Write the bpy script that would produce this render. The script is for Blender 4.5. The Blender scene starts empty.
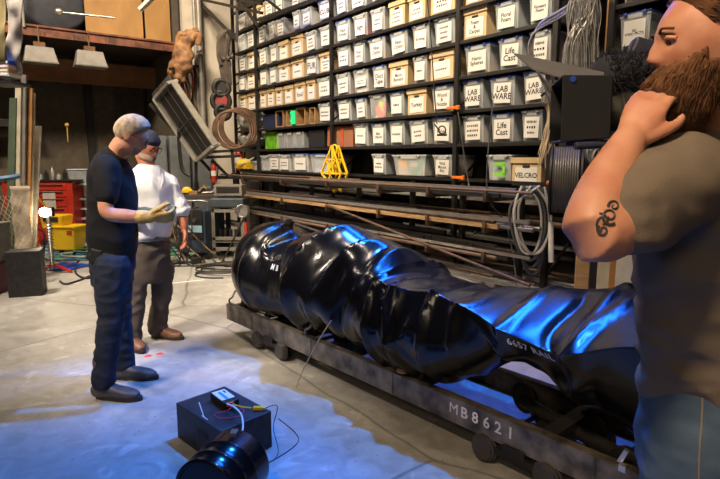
import bpy, bmesh, math, random
from mathutils import Vector, Matrix, noise
from mathutils.bvhtree import BVHTree
V = Vector
scene = bpy.context.scene
col = scene.collection
rnd = random.Random(7)

# ------------------------------------------------------------------ camera
F = 540.0; TH = math.atan(81.5/F); H = 1.5
cT, sT = math.cos(TH), math.sin(TH)
cd = bpy.data.cameras.new('camera'); cam = bpy.data.objects.new('camera', cd); col.objects.link(cam)
cd.sensor_width = 36; cd.lens = 36*F/720; cd.clip_start = .05
cam.location = (0, 0, H); cam.rotation_euler = (math.pi/2-TH, 0, 0)
scene.camera = cam
# ------------------------------------------------------------------ world, lights, exposure
w = bpy.data.worlds.new('world'); scene.world = w; w.use_nodes = True
w.node_tree.nodes['Background'].inputs[0].default_value = (.05, .045, .04, 1)
w.node_tree.nodes['Background'].inputs[1].default_value = 1
scene.view_settings.view_transform = 'Standard'; scene.view_settings.look = 'None'
scene.view_settings.exposure = 0.12; scene.view_settings.gamma = 1
try: scene.view_settings.use_curve_mapping = False
except Exception: pass

def aim(o, tgt): o.rotation_euler = (V(tgt)-o.location).to_track_quat('-Z', 'Y').to_euler()
def area(name, loc, tgt, size, sy, power, c):
    d = bpy.data.lights.new(name, 'AREA'); d.shape = 'RECTANGLE'; d.size = size; d.size_y = sy; d.energy = power; d.color = c
    o = bpy.data.objects.new(name, d); col.objects.link(o); o.location = loc; aim(o, tgt); return o
def spot(name, loc, tgt, power, c, ang, blend, rad):
    d = bpy.data.lights.new(name, 'SPOT'); d.energy = power; d.color = c; d.spot_size = math.radians(ang); d.spot_blend = blend; d.shadow_soft_size = rad
    o = bpy.data.objects.new(name, d); col.objects.link(o); o.location = loc; aim(o, tgt); return o
BLUE = (.03, .235, 1.0); WARM = (1.0, .80, .56)
spot('blue_daylight_beam', (0.45, 3.95, 5.3), (-0.78, 2.2, 0), 1750, (.03, .27, 1), 47, .5, .10)
area('tank_reflection_fill', (1.0, 5.35, 4.7), (.5, 2.9, .6), 1.5, .6, 46, (.01, .13, 1)).data.spread = math.radians(70)  # added unseen blue panel, put in for the reflections on the tank
spot('blue_daylight_shelf', (-1.5, 6.9, 5.4), (-.5, 7.7, 3.4), 190, (.10, .22, 1), 70, 1, .3)
area('ceiling_lamp_front', (-4.4, 4.6, 5.6), (-2.7, 6.0, .2), 1.2, .4, 100, (1, .84, .66)).data.spread = math.radians(70)
area('ceiling_lamp_aisle', (-2.4, 4.8, 5.6), (.4, 7.4, 2.2), 1.2, .4, 165, WARM).data.spread = math.radians(110)
area('ceiling_lamp_far', (-3.0, 7.6, 5.7), (-2.9, 10.7, 2.4), 1.2, .4, 88, WARM).data.spread = math.radians(100)
area('recess_fill', (-5.2, 6.2, 5.6), (-5.9, 10.4, .9), 1.2, .4, 70, WARM).data.spread = math.radians(80)  # added soft fill that lifts the dark recess in place of ambient light
area('ceiling_lamp_shelf', (.2, 2.6, 5.6), (1.3, 5.4, 2.4), 1.2, .4, 62, WARM).data.spread = math.radians(100)
area('rear_fill', (-1.5, -4.0, 4.4), (.2, 2.5, .8), 2.2, .8, 60, (1, .76, .52))  # added warm fill behind the camera for the operator's shaded side
area('men_fill', (-3.4, .4, 5.6), (-1.65, 3.75, 1.45), .9, .3, 24, (1, .84, .66)).data.spread = math.radians(32)  # added narrow warm fill on the two men, no known fixture
area('operator_fill', (-1.2, -.6, 4.6), (.75, 1.15, 1.45), .8, .3, 15, (1, .74, .48)).data.spread = math.radians(52)  # added fill aimed to brighten the operator's back and shoulder

# ------------------------------------------------------------------ pixel rays used to take measurements off the place
def ray(px, py):
    u = (px-360)/F; v = (239.5-py)/F
    return V((u, cT+v*sT, -sT+v*cT))
def P(px, py, Y):
    r = ray(px, py); return V((0, 0, H))+r*(Y/r.y)
def G(px, py, z=0):
    r = ray(px, py); return V((0, 0, H))+r*((z-H)/r.z)
def onplane(px, py, P0, D):
    r = ray(px, py); n = (-D[1], D[0]); t = (P0[0]*n[0]+P0[1]*n[1])/(r.x*n[0]+r.y*n[1])
    return V((0, 0, H))+r*t

# ------------------------------------------------------------------ materials
MC = {}
def mat(name, c, rough=.6, metal=0, var=.12, scale=8, bump=0, bscale=60, c2=None, spec=.5, emit=None, es=0, alpha=1, trans=0, coat=0, detail=4, stretch=None, ior=1.45, lo=.35, hi=.65):
    if name in MC: return MC[name]
    m = bpy.data.materials.new(name); m.use_nodes = True; nt = m.node_tree; b = nt.nodes['Principled BSDF']
    b.inputs['Roughness'].default_value = rough; b.inputs['Metallic'].default_value = metal
    b.inputs['Specular IOR Level'].default_value = spec; b.inputs['IOR'].default_value = ior
    b.inputs['Alpha'].default_value = alpha; b.inputs['Transmission Weight'].default_value = trans
    b.inputs['Coat Weight'].default_value = coat; b.inputs['Coat Roughness'].default_value = .08
    tc = nt.nodes.new('ShaderNodeTexCoord'); src = tc.outputs['Object']
    if stretch:
        mp = nt.nodes.new('ShaderNodeMapping'); mp.inputs['Scale'].default_value = stretch; nt.links.new(src, mp.inputs[0]); src = mp.outputs[0]
    n = nt.nodes.new('ShaderNodeTexNoise'); n.inputs['Scale'].default_value = scale; n.inputs['Detail'].default_value = detail; nt.links.new(src, n.inputs['Vector'])
    r = nt.nodes.new('ShaderNodeValToRGB'); r.color_ramp.elements[0].position = lo; r.color_ramp.elements[1].position = hi
    c2 = c2 or tuple(max(0, x*(1-var*2)) for x in c)
    r.color_ramp.elements[0].color = (*c2, 1); r.color_ramp.elements[1].color = (*c, 1)
    nt.links.new(n.outputs[0], r.inputs[0]); nt.links.new(r.outputs[0], b.inputs['Base Color'])
    if bump:
        n2 = nt.nodes.new('ShaderNodeTexNoise'); n2.inputs['Scale'].default_value = bscale; n2.inputs['Detail'].default_value = 3; nt.links.new(src, n2.inputs['Vector'])
        bp = nt.nodes.new('ShaderNodeBump'); bp.inputs['Strength'].default_value = bump; bp.inputs['Distance'].default_value = .01
        nt.links.new(n2.outputs[0], bp.inputs['Height']); nt.links.new(bp.outputs[0], b.inputs['Normal'])
    if emit:
        b.inputs['Emission Color'].default_value = (*emit, 1); b.inputs['Emission Strength'].default_value = es
    MC[name] = m; return m
def flat(name, c, rough=.6, **k): return mat(name, c, rough, var=.04, **k)

BLACKMETAL = mat('black metal', (.022, .020, .019), .45, .3)
RACK = mat('rack dark steel', (.028, .026, .026), .5, .3)
STEEL = mat('steel', (.32, .31, .30), .35, .9)
RUST = mat('rusty steel', (.17, .10, .06), .6, .5, c2=(.07, .05, .04), scale=12)
BRIGHT = mat('bright aluminium', (.62, .60, .56), .3, .8)
WOOD = mat('wood', (.42, .27, .13), .6, c2=(.28, .16, .07), scale=4, stretch=(1, 1, 8))
CARD = mat('cardboard', (.60, .45, .26), .8, c2=(.52, .38, .21), scale=5)
PAPER = mat('paper', (.74, .72, .68), .8, var=.03)
INK = mat('ink', (.03, .03, .035), .7)
RUBBER = mat('black rubber', (.018, .018, .018), .55)
WHITE = mat('white paint', (.75, .74, .70), .6, var=.05)
RED = mat('red paint', (.50, .035, .02), .4)
YELLOW = mat('yellow plastic', (.85, .55, .02), .4, var=.05)
BLUEP = mat('blue plastic', (.03, .09, .45), .35, var=.1)

# ------------------------------------------------------------------ mesh builder
def mtx(o):
    m = Matrix.Identity(4); c = o
    while c is not None:
        m = c.matrix_basis @ m; c = c.parent
    return m
class MB:
    def __init__(s): s.v = []; s.f = []; s.m = []; s.mi = 0; s.sm = []; s.smooth = False
    def mat(s, i): s.mi = i; return s
    def add(s, vs, fs, smooth=None):
        k = len(s.v); s.v += [V(p) for p in vs]
        for f in fs: s.f.append([i+k for i in f]); s.m.append(s.mi); s.sm.append(s.smooth if smooth is None else smooth)
        return s
    def box(s, c, d, R=None, taper=1.0):
        c = V(c); vs = []
        for z in (-1, 1):
            t = taper if z < 0 else 1
            for x, y in ((-1, -1), (1, -1), (1, 1), (-1, 1)):
                p = V((x*d[0]/2*t, y*d[1]/2*t, z*d[2]/2)); vs.append(c+(R @ p if R else p))
        return s.add(vs, [(3, 2, 1, 0), (4, 5, 6, 7), (0, 1, 5, 4), (1, 2, 6, 5), (2, 3, 7, 6), (3, 0, 4, 7)], False)
    def bar(s, a, b, w_, h_=None, up=(0, 0, 1)):
        a = V(a); b = V(b); h_ = h_ or w_; d = (b-a); L = d.length; d.normalize(); u = V(up)
        if abs(d.dot(u)) > .98: u = V((0, 1, 0))
        x = d.cross(u).normalized(); z = x.cross(d)
        return s.box((a+b)/2, (w_, L, h_), Matrix((x, d, z)).transposed())
    def rings(s, R, cap=True, closed=False, smooth=True):
        n = len(R[0]); vs = [p for r in R for p in r]; fs = []; m = len(R)
        for i in range(m if closed else m-1):
            for j in range(n):
                a = i*n+j; b = i*n+(j+1) % n; i2 = (i+1) % m
                fs.append((a, b, i2*n+(j+1) % n, i2*n+j))
        s.add(vs, fs, smooth)
        if cap and not closed:
            k = len(s.v)-len(vs)
            for q, rev in ((0, 1), (m-1, 0)):
                f = [k+q*n+j for j in range(n)]; s.f.append(f[::-1] if rev else f); s.m.append(s.mi); s.sm.append(False)
        return s
    def tube(s, pts, r, n=8, cap=True, closed=False):
        pts = [V(p) for p in pts]; m = len(pts); rr = r if isinstance(r, (list, tuple)) else [r]*m; R = []; pu = None
        for i, p in enumerate(pts):
            if closed: d = pts[(i+1) % m]-pts[i-1]
            else: d = pts[min(i+1, m-1)]-pts[max(i-1, 0)]
            if d.length < 1e-9: d = V((0, 0, 1))
            d.normalize()
            if pu is None: pu = V((0, 0, 1)) if abs(d.z) < .9 else V((1, 0, 0))
            x = d.cross(pu).normalized(); u = x.cross(d); pu = u
            R.append([p+(x*math.cos(t)+u*math.sin(t))*rr[i] for t in [2*math.pi*k/n for k in range(n)]])
        return s.rings(R, cap, closed)
    def cyl(s, a, b, r, r2=None, n=20): return s.tube([a, b], [r, r if r2 is None else r2], n)
    def lathe(s, prof, o, ax=(0, 0, 1), n=24):
        ax = V(ax).normalized(); x = ax.orthogonal().normalized(); y = ax.cross(x); o = V(o)
        return s.rings([[o+ax*h+(x*math.cos(t)+y*math.sin(t))*max(r, 1e-4) for t in [2*math.pi*k/n for k in range(n)]] for r, h in prof])
    def torus(s, c, ax, R, r, n=32, m=8):
        ax = V(ax).normalized(); x = ax.orthogonal().normalized(); y = ax.cross(x); c = V(c)
        return s.tube([c+(x*math.cos(t)+y*math.sin(t))*R for t in [2*math.pi*k/n for k in range(n)]], r, m, closed=True)
    def ball(s, c, r, n=16, R=None):
        c = V(c); r = r if isinstance(r, (tuple, list)) else (r, r, r); rg = []
        for i in range(n//2+1):
            ph = math.pi*(i/(n//2)); ph = min(max(ph, .02), math.pi-.02)
            q = [V((r[0]*math.sin(ph)*math.cos(t), r[1]*math.sin(ph)*math.sin(t), -r[2]*math.cos(ph))) for t in [2*math.pi*k/n for k in range(n)]]
            rg.append([c+(R @ p if R else p) for p in q])
        return s.rings(rg)
    def mesh(s, name):
        me = bpy.data.meshes.new(name); me.from_pydata([tuple(p) for p in s.v], [], s.f)
        me.polygons.foreach_set('material_index', s.m); me.polygons.foreach_set('use_smooth', s.sm); me.update(); return me
    def build(s, name, mats, parent=None, bevel=0, origin=None, world=True, fix=False):
        if origin is not None and parent is None:
            s.v = [p-V(origin) for p in s.v]
        if parent is not None and world:
            I = mtx(parent).inverted(); s.v = [I @ p for p in s.v]
        me = s.mesh(name); fix_ = fix
        if fix:
            bm = bmesh.new(); bm.from_mesh(me); bmesh.ops.recalc_face_normals(bm, faces=bm.faces); bm.to_mesh(me); bm.free()
        if any(s.sm): me.set_sharp_from_angle(angle=.82)
        for m in (mats if isinstance(mats, (list, tuple)) else [mats]): me.materials.append(m)
        o = bpy.data.objects.new(name, me); col.objects.link(o)
        if parent is not None: o.parent = parent
        if origin is not None and parent is None: o.location = origin
        if bevel:
            b = o.modifiers.new('bevel', 'BEVEL'); b.width = bevel; b.segments = 2; b.limit_method = 'ANGLE'; b.angle_limit = .6
        return o

def thing(name, label, cat, loc=(0, 0, 0), rz=0, group=None):
    o = bpy.data.objects.new(name, None); col.objects.link(o); o.empty_display_size = .1
    o.location = loc; o.rotation_euler = (0, 0, rz); o['label'] = label; o['category'] = cat
    if group: o['group'] = group
    return o
def tag(o, label, cat, group=None, kind=None):
    o['label'] = label; o['category'] = cat
    if group: o['group'] = group
    if kind: o['kind'] = kind
    return o
def struct(o): o['kind'] = 'structure'; return o
def copy_tree(o, parent=None):
    c = o.copy(); col.objects.link(c)
    if parent: c.parent = parent
    for ch in list(o.children): copy_tree(ch, c)
    return c
def spline(pts, n=8, closed=False):
    pts = [V(p) for p in pts]; m = len(pts); out = []
    for i in range(m if closed else m-1):
        g = (lambda k: pts[k % m]) if closed else (lambda k: pts[min(max(k, 0), m-1)])
        a, b, c, d = g(i-1), g(i), g(i+1), g(i+2)
        for k in range(n):
            t = k/n; out.append(.5*((2*b)+(c-a)*t+(2*a-5*b+4*c-d)*t*t+(3*b-a-3*c+d)*t**3))
    if not closed: out.append(pts[-1])
    return out
def interp(x, xs, ys):
    if x <= xs[0]: return ys[0]
    for i in range(len(xs)-1):
        if x <= xs[i+1]:
            t = (x-xs[i])/(xs[i+1]-xs[i]); t = t*t*(3-2*t); return ys[i]+(ys[i+1]-ys[i])*t
    return ys[-1]
_tc = {}
def text_geo(txt, size, spacing=1.0, align='CENTER', line=1.0):
    k = (txt, size, spacing, align, line)
    if k in _tc: return _tc[k]
    c = bpy.data.curves.new('t', 'FONT'); c.body = txt; c.size = size; c.align_x = align; c.align_y = 'CENTER'; c.space_character = spacing; c.space_line = line; c.resolution_u = 2; c.offset = size*.02 if len(txt) > 1 else (0 if txt == 'M' else size*.018)
    o = bpy.data.objects.new('t', c); col.objects.link(o)
    dg = bpy.context.evaluated_depsgraph_get(); me = bpy.data.meshes.new_from_object(o.evaluated_get(dg))
    bt = bmesh.new(); bt.from_mesh(me); bmesh.ops.remove_doubles(bt, verts=bt.verts, dist=1e-6); bmesh.ops.triangulate(bt, faces=bt.faces); bt.verts.index_update()
    r = ([v.co.copy() for v in bt.verts], [tuple(v.index for v in f.verts) for f in bt.faces]); bt.free()
    bpy.data.objects.remove(o); bpy.data.curves.remove(c); bpy.data.meshes.remove(me)
    _tc[k] = r; return r
def put_text(mb, txt, size, o, x, y, **k):
    vs, fs = text_geo(txt, size, **k); o = V(o); x = V(x); y = V(y)
    mb.add([o+x*v.x+y*v.y for v in vs], fs, False)

# ================================================================== THE SETTING
def wallquad(name, a, b, z0, z1, m, th=.12):
    a = V((*a, 0)); b = V((*b, 0)); d = (b-a).normalized(); n = V((d.y, -d.x, 0))
    c = (a+b)/2-n*th/2; mb = MB()
    mb.box((c.x, c.y, (z0+z1)/2), ((b-a).length, th, z1-z0), Matrix((d, V((-d.y, d.x, 0)), V((0, 0, 1)))).transposed())
    return struct(mb.build(name, m))

def floor_material():
    m = bpy.data.materials.new('concrete floor'); m.use_nodes = True; nt = m.node_tree; b = nt.nodes['Principled BSDF']; L = nt.links.new
    tc = nt.nodes.new('ShaderNodeTexCoord')
    def noi(sc, det, dist=0):
        n = nt.nodes.new('ShaderNodeTexNoise'); n.inputs['Scale'].default_value = sc; n.inputs['Detail'].default_value = det; n.inputs['Distortion'].default_value = dist
        L(tc.outputs['Object'], n.inputs['Vector']); return n
    def ramp(src, a, b_, ca, cb):
        r = nt.nodes.new('ShaderNodeValToRGB'); r.color_ramp.elements[0].position = a; r.color_ramp.elements[1].position = b_
        r.color_ramp.elements[0].color = (*ca, 1); r.color_ramp.elements[1].color = (*cb, 1); L(src, r.inputs[0]); return r
    def mul(a, b2, f=1):
        x = nt.nodes.new('ShaderNodeMixRGB'); x.blend_type = 'MULTIPLY'; x.inputs[0].default_value = f; L(a, x.inputs[1]); L(b2, x.inputs[2]); return x
    n1 = noi(.9, 8, .6); r1 = ramp(n1.outputs[0], .35, .68, (.25, .24, .22), (.42, .405, .38))
    n2 = noi(7, 8, 1.2); r2 = ramp(n2.outputs[0], .38, .6, (.80, .80, .80), (1, 1, 1))
    n3 = noi(28, 4); r3 = ramp(n3.outputs[0], .66, .72, (1, 1, 1), (.6, .6, .62))
    vo = nt.nodes.new('ShaderNodeTexVoronoi'); vo.feature = 'DISTANCE_TO_EDGE'; vo.inputs['Scale'].default_value = .33
    nd = noi(1.4, 5); mx = nt.nodes.new('ShaderNodeMixRGB'); mx.inputs[0].default_value = .12; L(tc.outputs['Object'], mx.inputs[1]); L(nd.outputs[1], mx.inputs[2]); L(mx.outputs[0], vo.inputs['Vector'])
    r4 = ramp(vo.outputs[0], .0015, .004, (.45, .45, .45), (1, 1, 1))
    n5 = noi(2.3, 10, 3); r5 = ramp(n5.outputs[0], .60, .66, (1, 1, 1), (1.25, 1.25, 1.25))
    x = mul(r1.outputs[0], r2.outputs[0]); x = mul(x.outputs[0], r3.outputs[0]); x = mul(x.outputs[0], r4.outputs[0]); x = mul(x.outputs[0], r5.outputs[0])
    L(x.outputs[0], b.inputs['Base Color'])
    rr = ramp(n2.outputs[0], .3, .7, (.38, .38, .38), (.6, .6, .6)); L(rr.outputs[0], b.inputs['Roughness'])
    bp = nt.nodes.new('ShaderNodeBump'); bp.inputs['Strength'].default_value = .12; bp.inputs['Distance'].default_value = .01; L(n3.outputs[0], bp.inputs['Height']); L(bp.outputs[0], b.inputs['Normal'])
    return m
mb = MB(); mb.box((-1.5, 4.5, -.05), (16, 19, .1)); struct(mb.build('floor', floor_material()))
CEIL = mat('dark ceiling', (.05, .04, .035), .9)
mb = MB(); mb.box((-1.5, 4.5, 6.25), (16, 19, .1)); struct(mb.build('ceiling', CEIL))
SD = V((.6, -.8, 0)); SN = V((.8, .6, 0)); SO = V((1.02, 5.75, 0))
def S(t, w_, z): return SO+SD*t+SN*w_+V((0, 0, z))
a = S(-6.6, .64, 0); b = S(7.5, .64, 0)
wallquad('wall_right', (b.x, b.y), (a.x, a.y), 0, 6.2, mat('brown wall', (.050, .038, .030), .9))
WW = mat('off white wall', (.66, .60, .52), .85, c2=(.52, .47, .40), scale=3)
BO_ = V((-3.39, 10.68, 0)); BK = V((-.8, -.6, 0)); BD = V((-.6, .8, 0)); BMX = Matrix((BK, BD, V((0, 0, 1)))).transposed()
def B(k, d, z): return BO_+BK*k+BD*d+V((0, 0, z))
def bq(name, a, b_, z0, z1, m): wallquad(name, (a.x, a.y), (b_.x, b_.y), z0, z1, m)
bq('wall_far', B(-1.35, 0, 0), B(0, 0, 0), 0, 6.2, WW)
bq('wall_recess', B(0, .1, 0), B(0, 2.3, 0), 0, 6.2, mat('dark recess wall', (.10, .085, .07), .9))
bq('wall_back', B(-.1, 2.25, 0), B(8.5, 2.25, 0), 0, 6.2, mat('back wall brown', (.11, .09, .07), .9))
wallquad('wall_left', (-9.4, 14), (-9.4, -5), 0, 6.2, mat('left wall', (.22, .19, .16), .9))
wallquad('wall_rear', (-9.5, -4.9), (6.5, -4.9), 0, 6.2, mat('rear wall', (.22, .19, .16), .9))
# roller door in the back wall
mb = MB()
for i in range(34): mb.tube([B(1.35, 2.20, .08+i*.105), B(6.2, 2.20, .08+i*.105)], .05, 8)
dr = struct(mb.build('door_1', mat('roller door', (.060, .050, .042), .6, .2)))
mb = MB(); mb.box(B(1.28, 2.12, 1.85), (.14, .14, 3.7), BMX); mb.box(B(6.25, 2.12, 1.85), (.14, .14, 3.7), BMX); mb.build('door_frame', RACK, dr)
mb = MB(); mb.box(B(.55, 2.16, 1.8), (1.3, .06, 3.6), BMX); struct(mb.build('trim_1', mat('recess panel', (.17, .14, .11), .8)))
mb = MB(); mb.box(B(.10, 2.05, 1.8), (.12, .12, 3.6), BMX); mb.box(B(.45, 2.08, 2.3), (.7, .05, .05), BMX); struct(mb.build('trim_2', RACK))

# ================================================================== SHELVING AND ITS BOXES
def T(px): 
    q = onplane(px, 100, SO, SD)-SO; return q.dot(SD)
ZR = {'A': 3.71, 'B': 3.36, 'C': 3.01, 'D': 2.68, 'E': 2.33, 'F': 1.99, 'G': 1.65, 'H': 1.29, 'Z': 4.06}
RN = {'Z': 'eighth shelf up', 'A': 'seventh shelf up', 'B': 'sixth shelf up', 'C': 'fifth shelf up', 'D': 'fourth shelf up', 'E': 'third shelf up', 'F': 'second shelf up', 'G': 'first shelf up', 'H': 'lowest ledge'}
posts = [T(235), T(257), T(332), T(457), T(553), T(607), T(702)]
rack = thing('shelving_rack', 'tall dark steel shelving rack covering the whole right hand wall', 'shelving', S(-2, 0, 0))
for t in posts:
    mb = MB()
    for w_ in (0, .5):
        mb.box(S(t, w_, 2.55), (.05, .045, 5.1), Matrix((SD, SN, V((0, 0, 1)))).transposed())
        if w_: 
            for k in range(6): mb.bar(S(t, 0, .4+k*.8), S(t, .5, .8+k*.8), .02)
    mb.build('upright', RACK, rack)
RM = Matrix((SD, SN, V((0, 0, 1)))).transposed()
for k, z in ZR.items():
    if k == 'H': continue
    for i in range(len(posts)-1):
        t0, t1 = posts[i], posts[i+1]; mb = MB()
        if i == 4 and k not in 'ZABC': continue
        mb.box(S((t0+t1)/2, .25, z-.017), (t1-t0-.05, .48, .022), RM)
        mb.box(S((t0+t1)/2, .0, z-.02), (t1-t0-.05, .03, .034), RM)
        mb.build('shelf_board', RACK, rack, bevel=.003)
t0, t1 = posts[0], posts[-3]
for i in range(0, 4):
    mb = MB(); mb.box(S((posts[i]+posts[i+1])/2, .25, ZR['H']-.02), (posts[i+1]-posts[i]-.05, .48, .025), RM); mb.build('shelf_board', RACK, rack)
mb = MB(); mb.box(S(posts[5]-.04, .03, 2.6), (.03, .04, 2.6), RM); mb.build('post_facing', mat('orange wood', (.45, .22, .07), .7), rack)

LIDB = mat('blue lid', (.05, .10, .42), .35); LIDC = mat('clear lid', (.55, .58, .60), .3); LIDT = mat('pale blue lid', (.25, .42, .55), .35)
def clear_mat():
    m = bpy.data.materials.new('clear plastic'); m.use_nodes = True; nt = m.node_tree; b = nt.nodes['Principled BSDF']
    b.inputs['Base Color'].default_value = (.80, .84, .86, 1); b.inputs['Roughness'].default_value = .18; b.inputs['Alpha'].default_value = .32
    return m
CLEAR = clear_mat()
CONT = [mat('contents pale', (.72, .68, .58), .8, c2=(.38, .38, .37), scale=14), mat('contents grey', (.55, .58, .60), .8, c2=(.20, .23, .26), scale=16),
        mat('contents tan', (.60, .45, .30), .8, c2=(.35, .35, .36), scale=11), mat('contents blue grey', (.25, .36, .44), .8, c2=(.45, .45, .42), scale=12)]
CRED = mat('contents red', (.62, .05, .03), .7, c2=(.20, .02, .02), scale=10, lo=.45, hi=.55)
def toy_mat(name, cs, sc):
    m = bpy.data.materials.new(name); m.use_nodes = True; nt = m.node_tree; b = nt.nodes['Principled BSDF']
    tc = nt.nodes.new('ShaderNodeTexCoord'); v = nt.nodes.new('ShaderNodeTexVoronoi'); v.inputs['Scale'].default_value = sc; nt.links.new(tc.outputs['Object'], v.inputs['Vector'])
    s = nt.nodes.new('ShaderNodeSeparateColor'); nt.links.new(v.outputs['Color'], s.inputs[0]); r = nt.nodes.new('ShaderNodeValToRGB'); r.color_ramp.interpolation = 'CONSTANT'
    for i, c in enumerate(cs):
        e = r.color_ramp.elements[i] if i < 2 else r.color_ramp.elements.new(i/len(cs)); e.position = i/len(cs); e.color = (*c, 1)
    nt.links.new(s.outputs[0], r.inputs[0]); nt.links.new(r.outputs[0], b.inputs['Base Color']); b.inputs['Roughness'].default_value = .6
    return m
TOYS = toy_mat('bright toys', [(.75, .06, .02), (.55, .62, .04), (.05, .08, .05), (.80, .10, .03), (.03, .03, .03)], 13)
STUFFG = toy_mat('green and orange stuff', [(.12, .30, .20), (.55, .50, .42), (.75, .35, .03), (.25, .32, .28), (.5, .5, .45)], 9)
NAV = mat('navy plastic', (.02, .03, .08), .5)
ORD = ['first', 'second', 'third', 'fourth', 'fifth', 'sixth', 'seventh', 'eighth', 'ninth', 'tenth', 'eleventh', 'twelfth', 'thirteenth', 'fourteenth', 'fifteenth']

def label_on(root, c, wd, hh, txt, tilt=0, big=1.0, pm=PAPER):
    """paper sheet facing the aisle; c = centre of the sheet on the box front"""
    mb = MB(); R = Matrix.Rotation(tilt, 3, SN); x = R @ SD; z = R @ V((0, 0, 1))
    c = V(c); mb.box(c, (wd, .003, hh), Matrix((x, SN, z)).transposed()); mb.mat(1); o = c-SN*.0025
    if txt:
        lines = txt.split('\n'); n = len(lines); lw = max(len(l) for l in lines)
        sz = min(hh*.86/n, wd*1.62/max(lw, 3))*big
        put_text(mb, txt, sz, o, x, z, line=.85)
    elif txt is not None:
        n = rnd.choice([1, 2, 2, 3]); 
        for i in range(n):
            ww = wd*rnd.uniform(.5, .8); zz = (n/2-.5-i)*hh*.26; k = rnd.randint(4, 7); xx = -ww/2
            for j in range(k):
                lw = ww/k*.62; mb.box(o+x*(xx+lw/2)+z*zz, (lw, .001, hh*rnd.uniform(.08, .13)), Matrix((x, SN, z)).transposed()); xx += ww/k
    mb.build('paper_label', [pm, INK], root)

def bin_clear(t, z, wd, hh, lab, txt, lid=LIDC, cont=None, dep=.38, tilt=0, grp=None, lx=0, lw=.66, lh=.62, pm=PAPER):
    o = S(t, .03, z); root = thing('storage_bin', lab, 'storage bin', o, 0, grp)
    mb = MB(); c = S(t, .03+dep/2, z+hh*.46)
    n = MB()
    R = RM
    # tapered open tub with rim and ribs
    n.box(c, (wd*.97, dep*.97, hh*.90), R, taper=.88)
    for sx in (-1, 1):
        for k in (-.36, .36): n.box(c+SD*(wd*k)-SN*(dep*.455), (.012, .012, hh*.8), R)
    n.box(S(t, .03+dep/2, z+hh*.88), (wd*1.0, dep*1.0, .018), R)
    n.box(S(t, .03+.0, z+hh*.86), (wd*.45, .015, .035), R)
    n.build('tub', CLEAR, root, bevel=.004)
    if cont is None: cont = rnd.choice(CONT)
    k = MB(); fh = hh*rnd.uniform(.55, .8); k.box(S(t, .03+dep/2, z+.012+fh/2), (wd*.82, dep*.84, fh), R, taper=.95); k.build('contents', cont, root)
    l = MB(); l.box(S(t, .03+dep/2, z+hh*.935), (wd*1.03, dep*1.03, .013), R); l.box(S(t, .03+dep/2, z+hh*.955), (wd*.86, dep*.86, .014), R)
    for sx in (-.3, .3): l.box(S(t+sx*wd, .022, z+hh*.925), (.03, .012, .022), R)
    l.build('lid', lid, root, bevel=.004)
    if txt is not None: label_on(root, S(t+lx*wd, .03-.004+.008, z+hh*.44), wd*lw, hh*lh, txt, tilt, pm=pm)
    return root
def box_card(t, z, wd, hh, lab, txt, dep=.38, grp=None, tilt=0, rot=0, lidlift=0):
    o = S(t, .03, z); root = thing('cardboard_box', lab, 'box', o, 0, grp)
    n = MB(); n.box(S(t, .03+dep/2, z+hh*.43), (wd*.95, dep*.96, hh*.86), RM); n.build('carton', CARD, root, bevel=.003)
    l = MB(); l.box(S(t, .03+dep/2, z+hh*.88+lidlift), (wd*1.03, dep*1.03, hh*.2), RM @ Matrix.Rotation(lidlift*4, 3, 'Y')); l.build('box_lid', CARD, root, bevel=.003)
    h = MB(); h.tube([S(t-.035, .036, z+hh*.68), S(t+.035, .036, z+hh*.68)], .013, 8); h.build('hand_hole', INK, root)
    if txt is not None: label_on(root, S(t, .034, z+hh*.36), wd*.72, hh*.56, txt, tilt)
    return root

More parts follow.
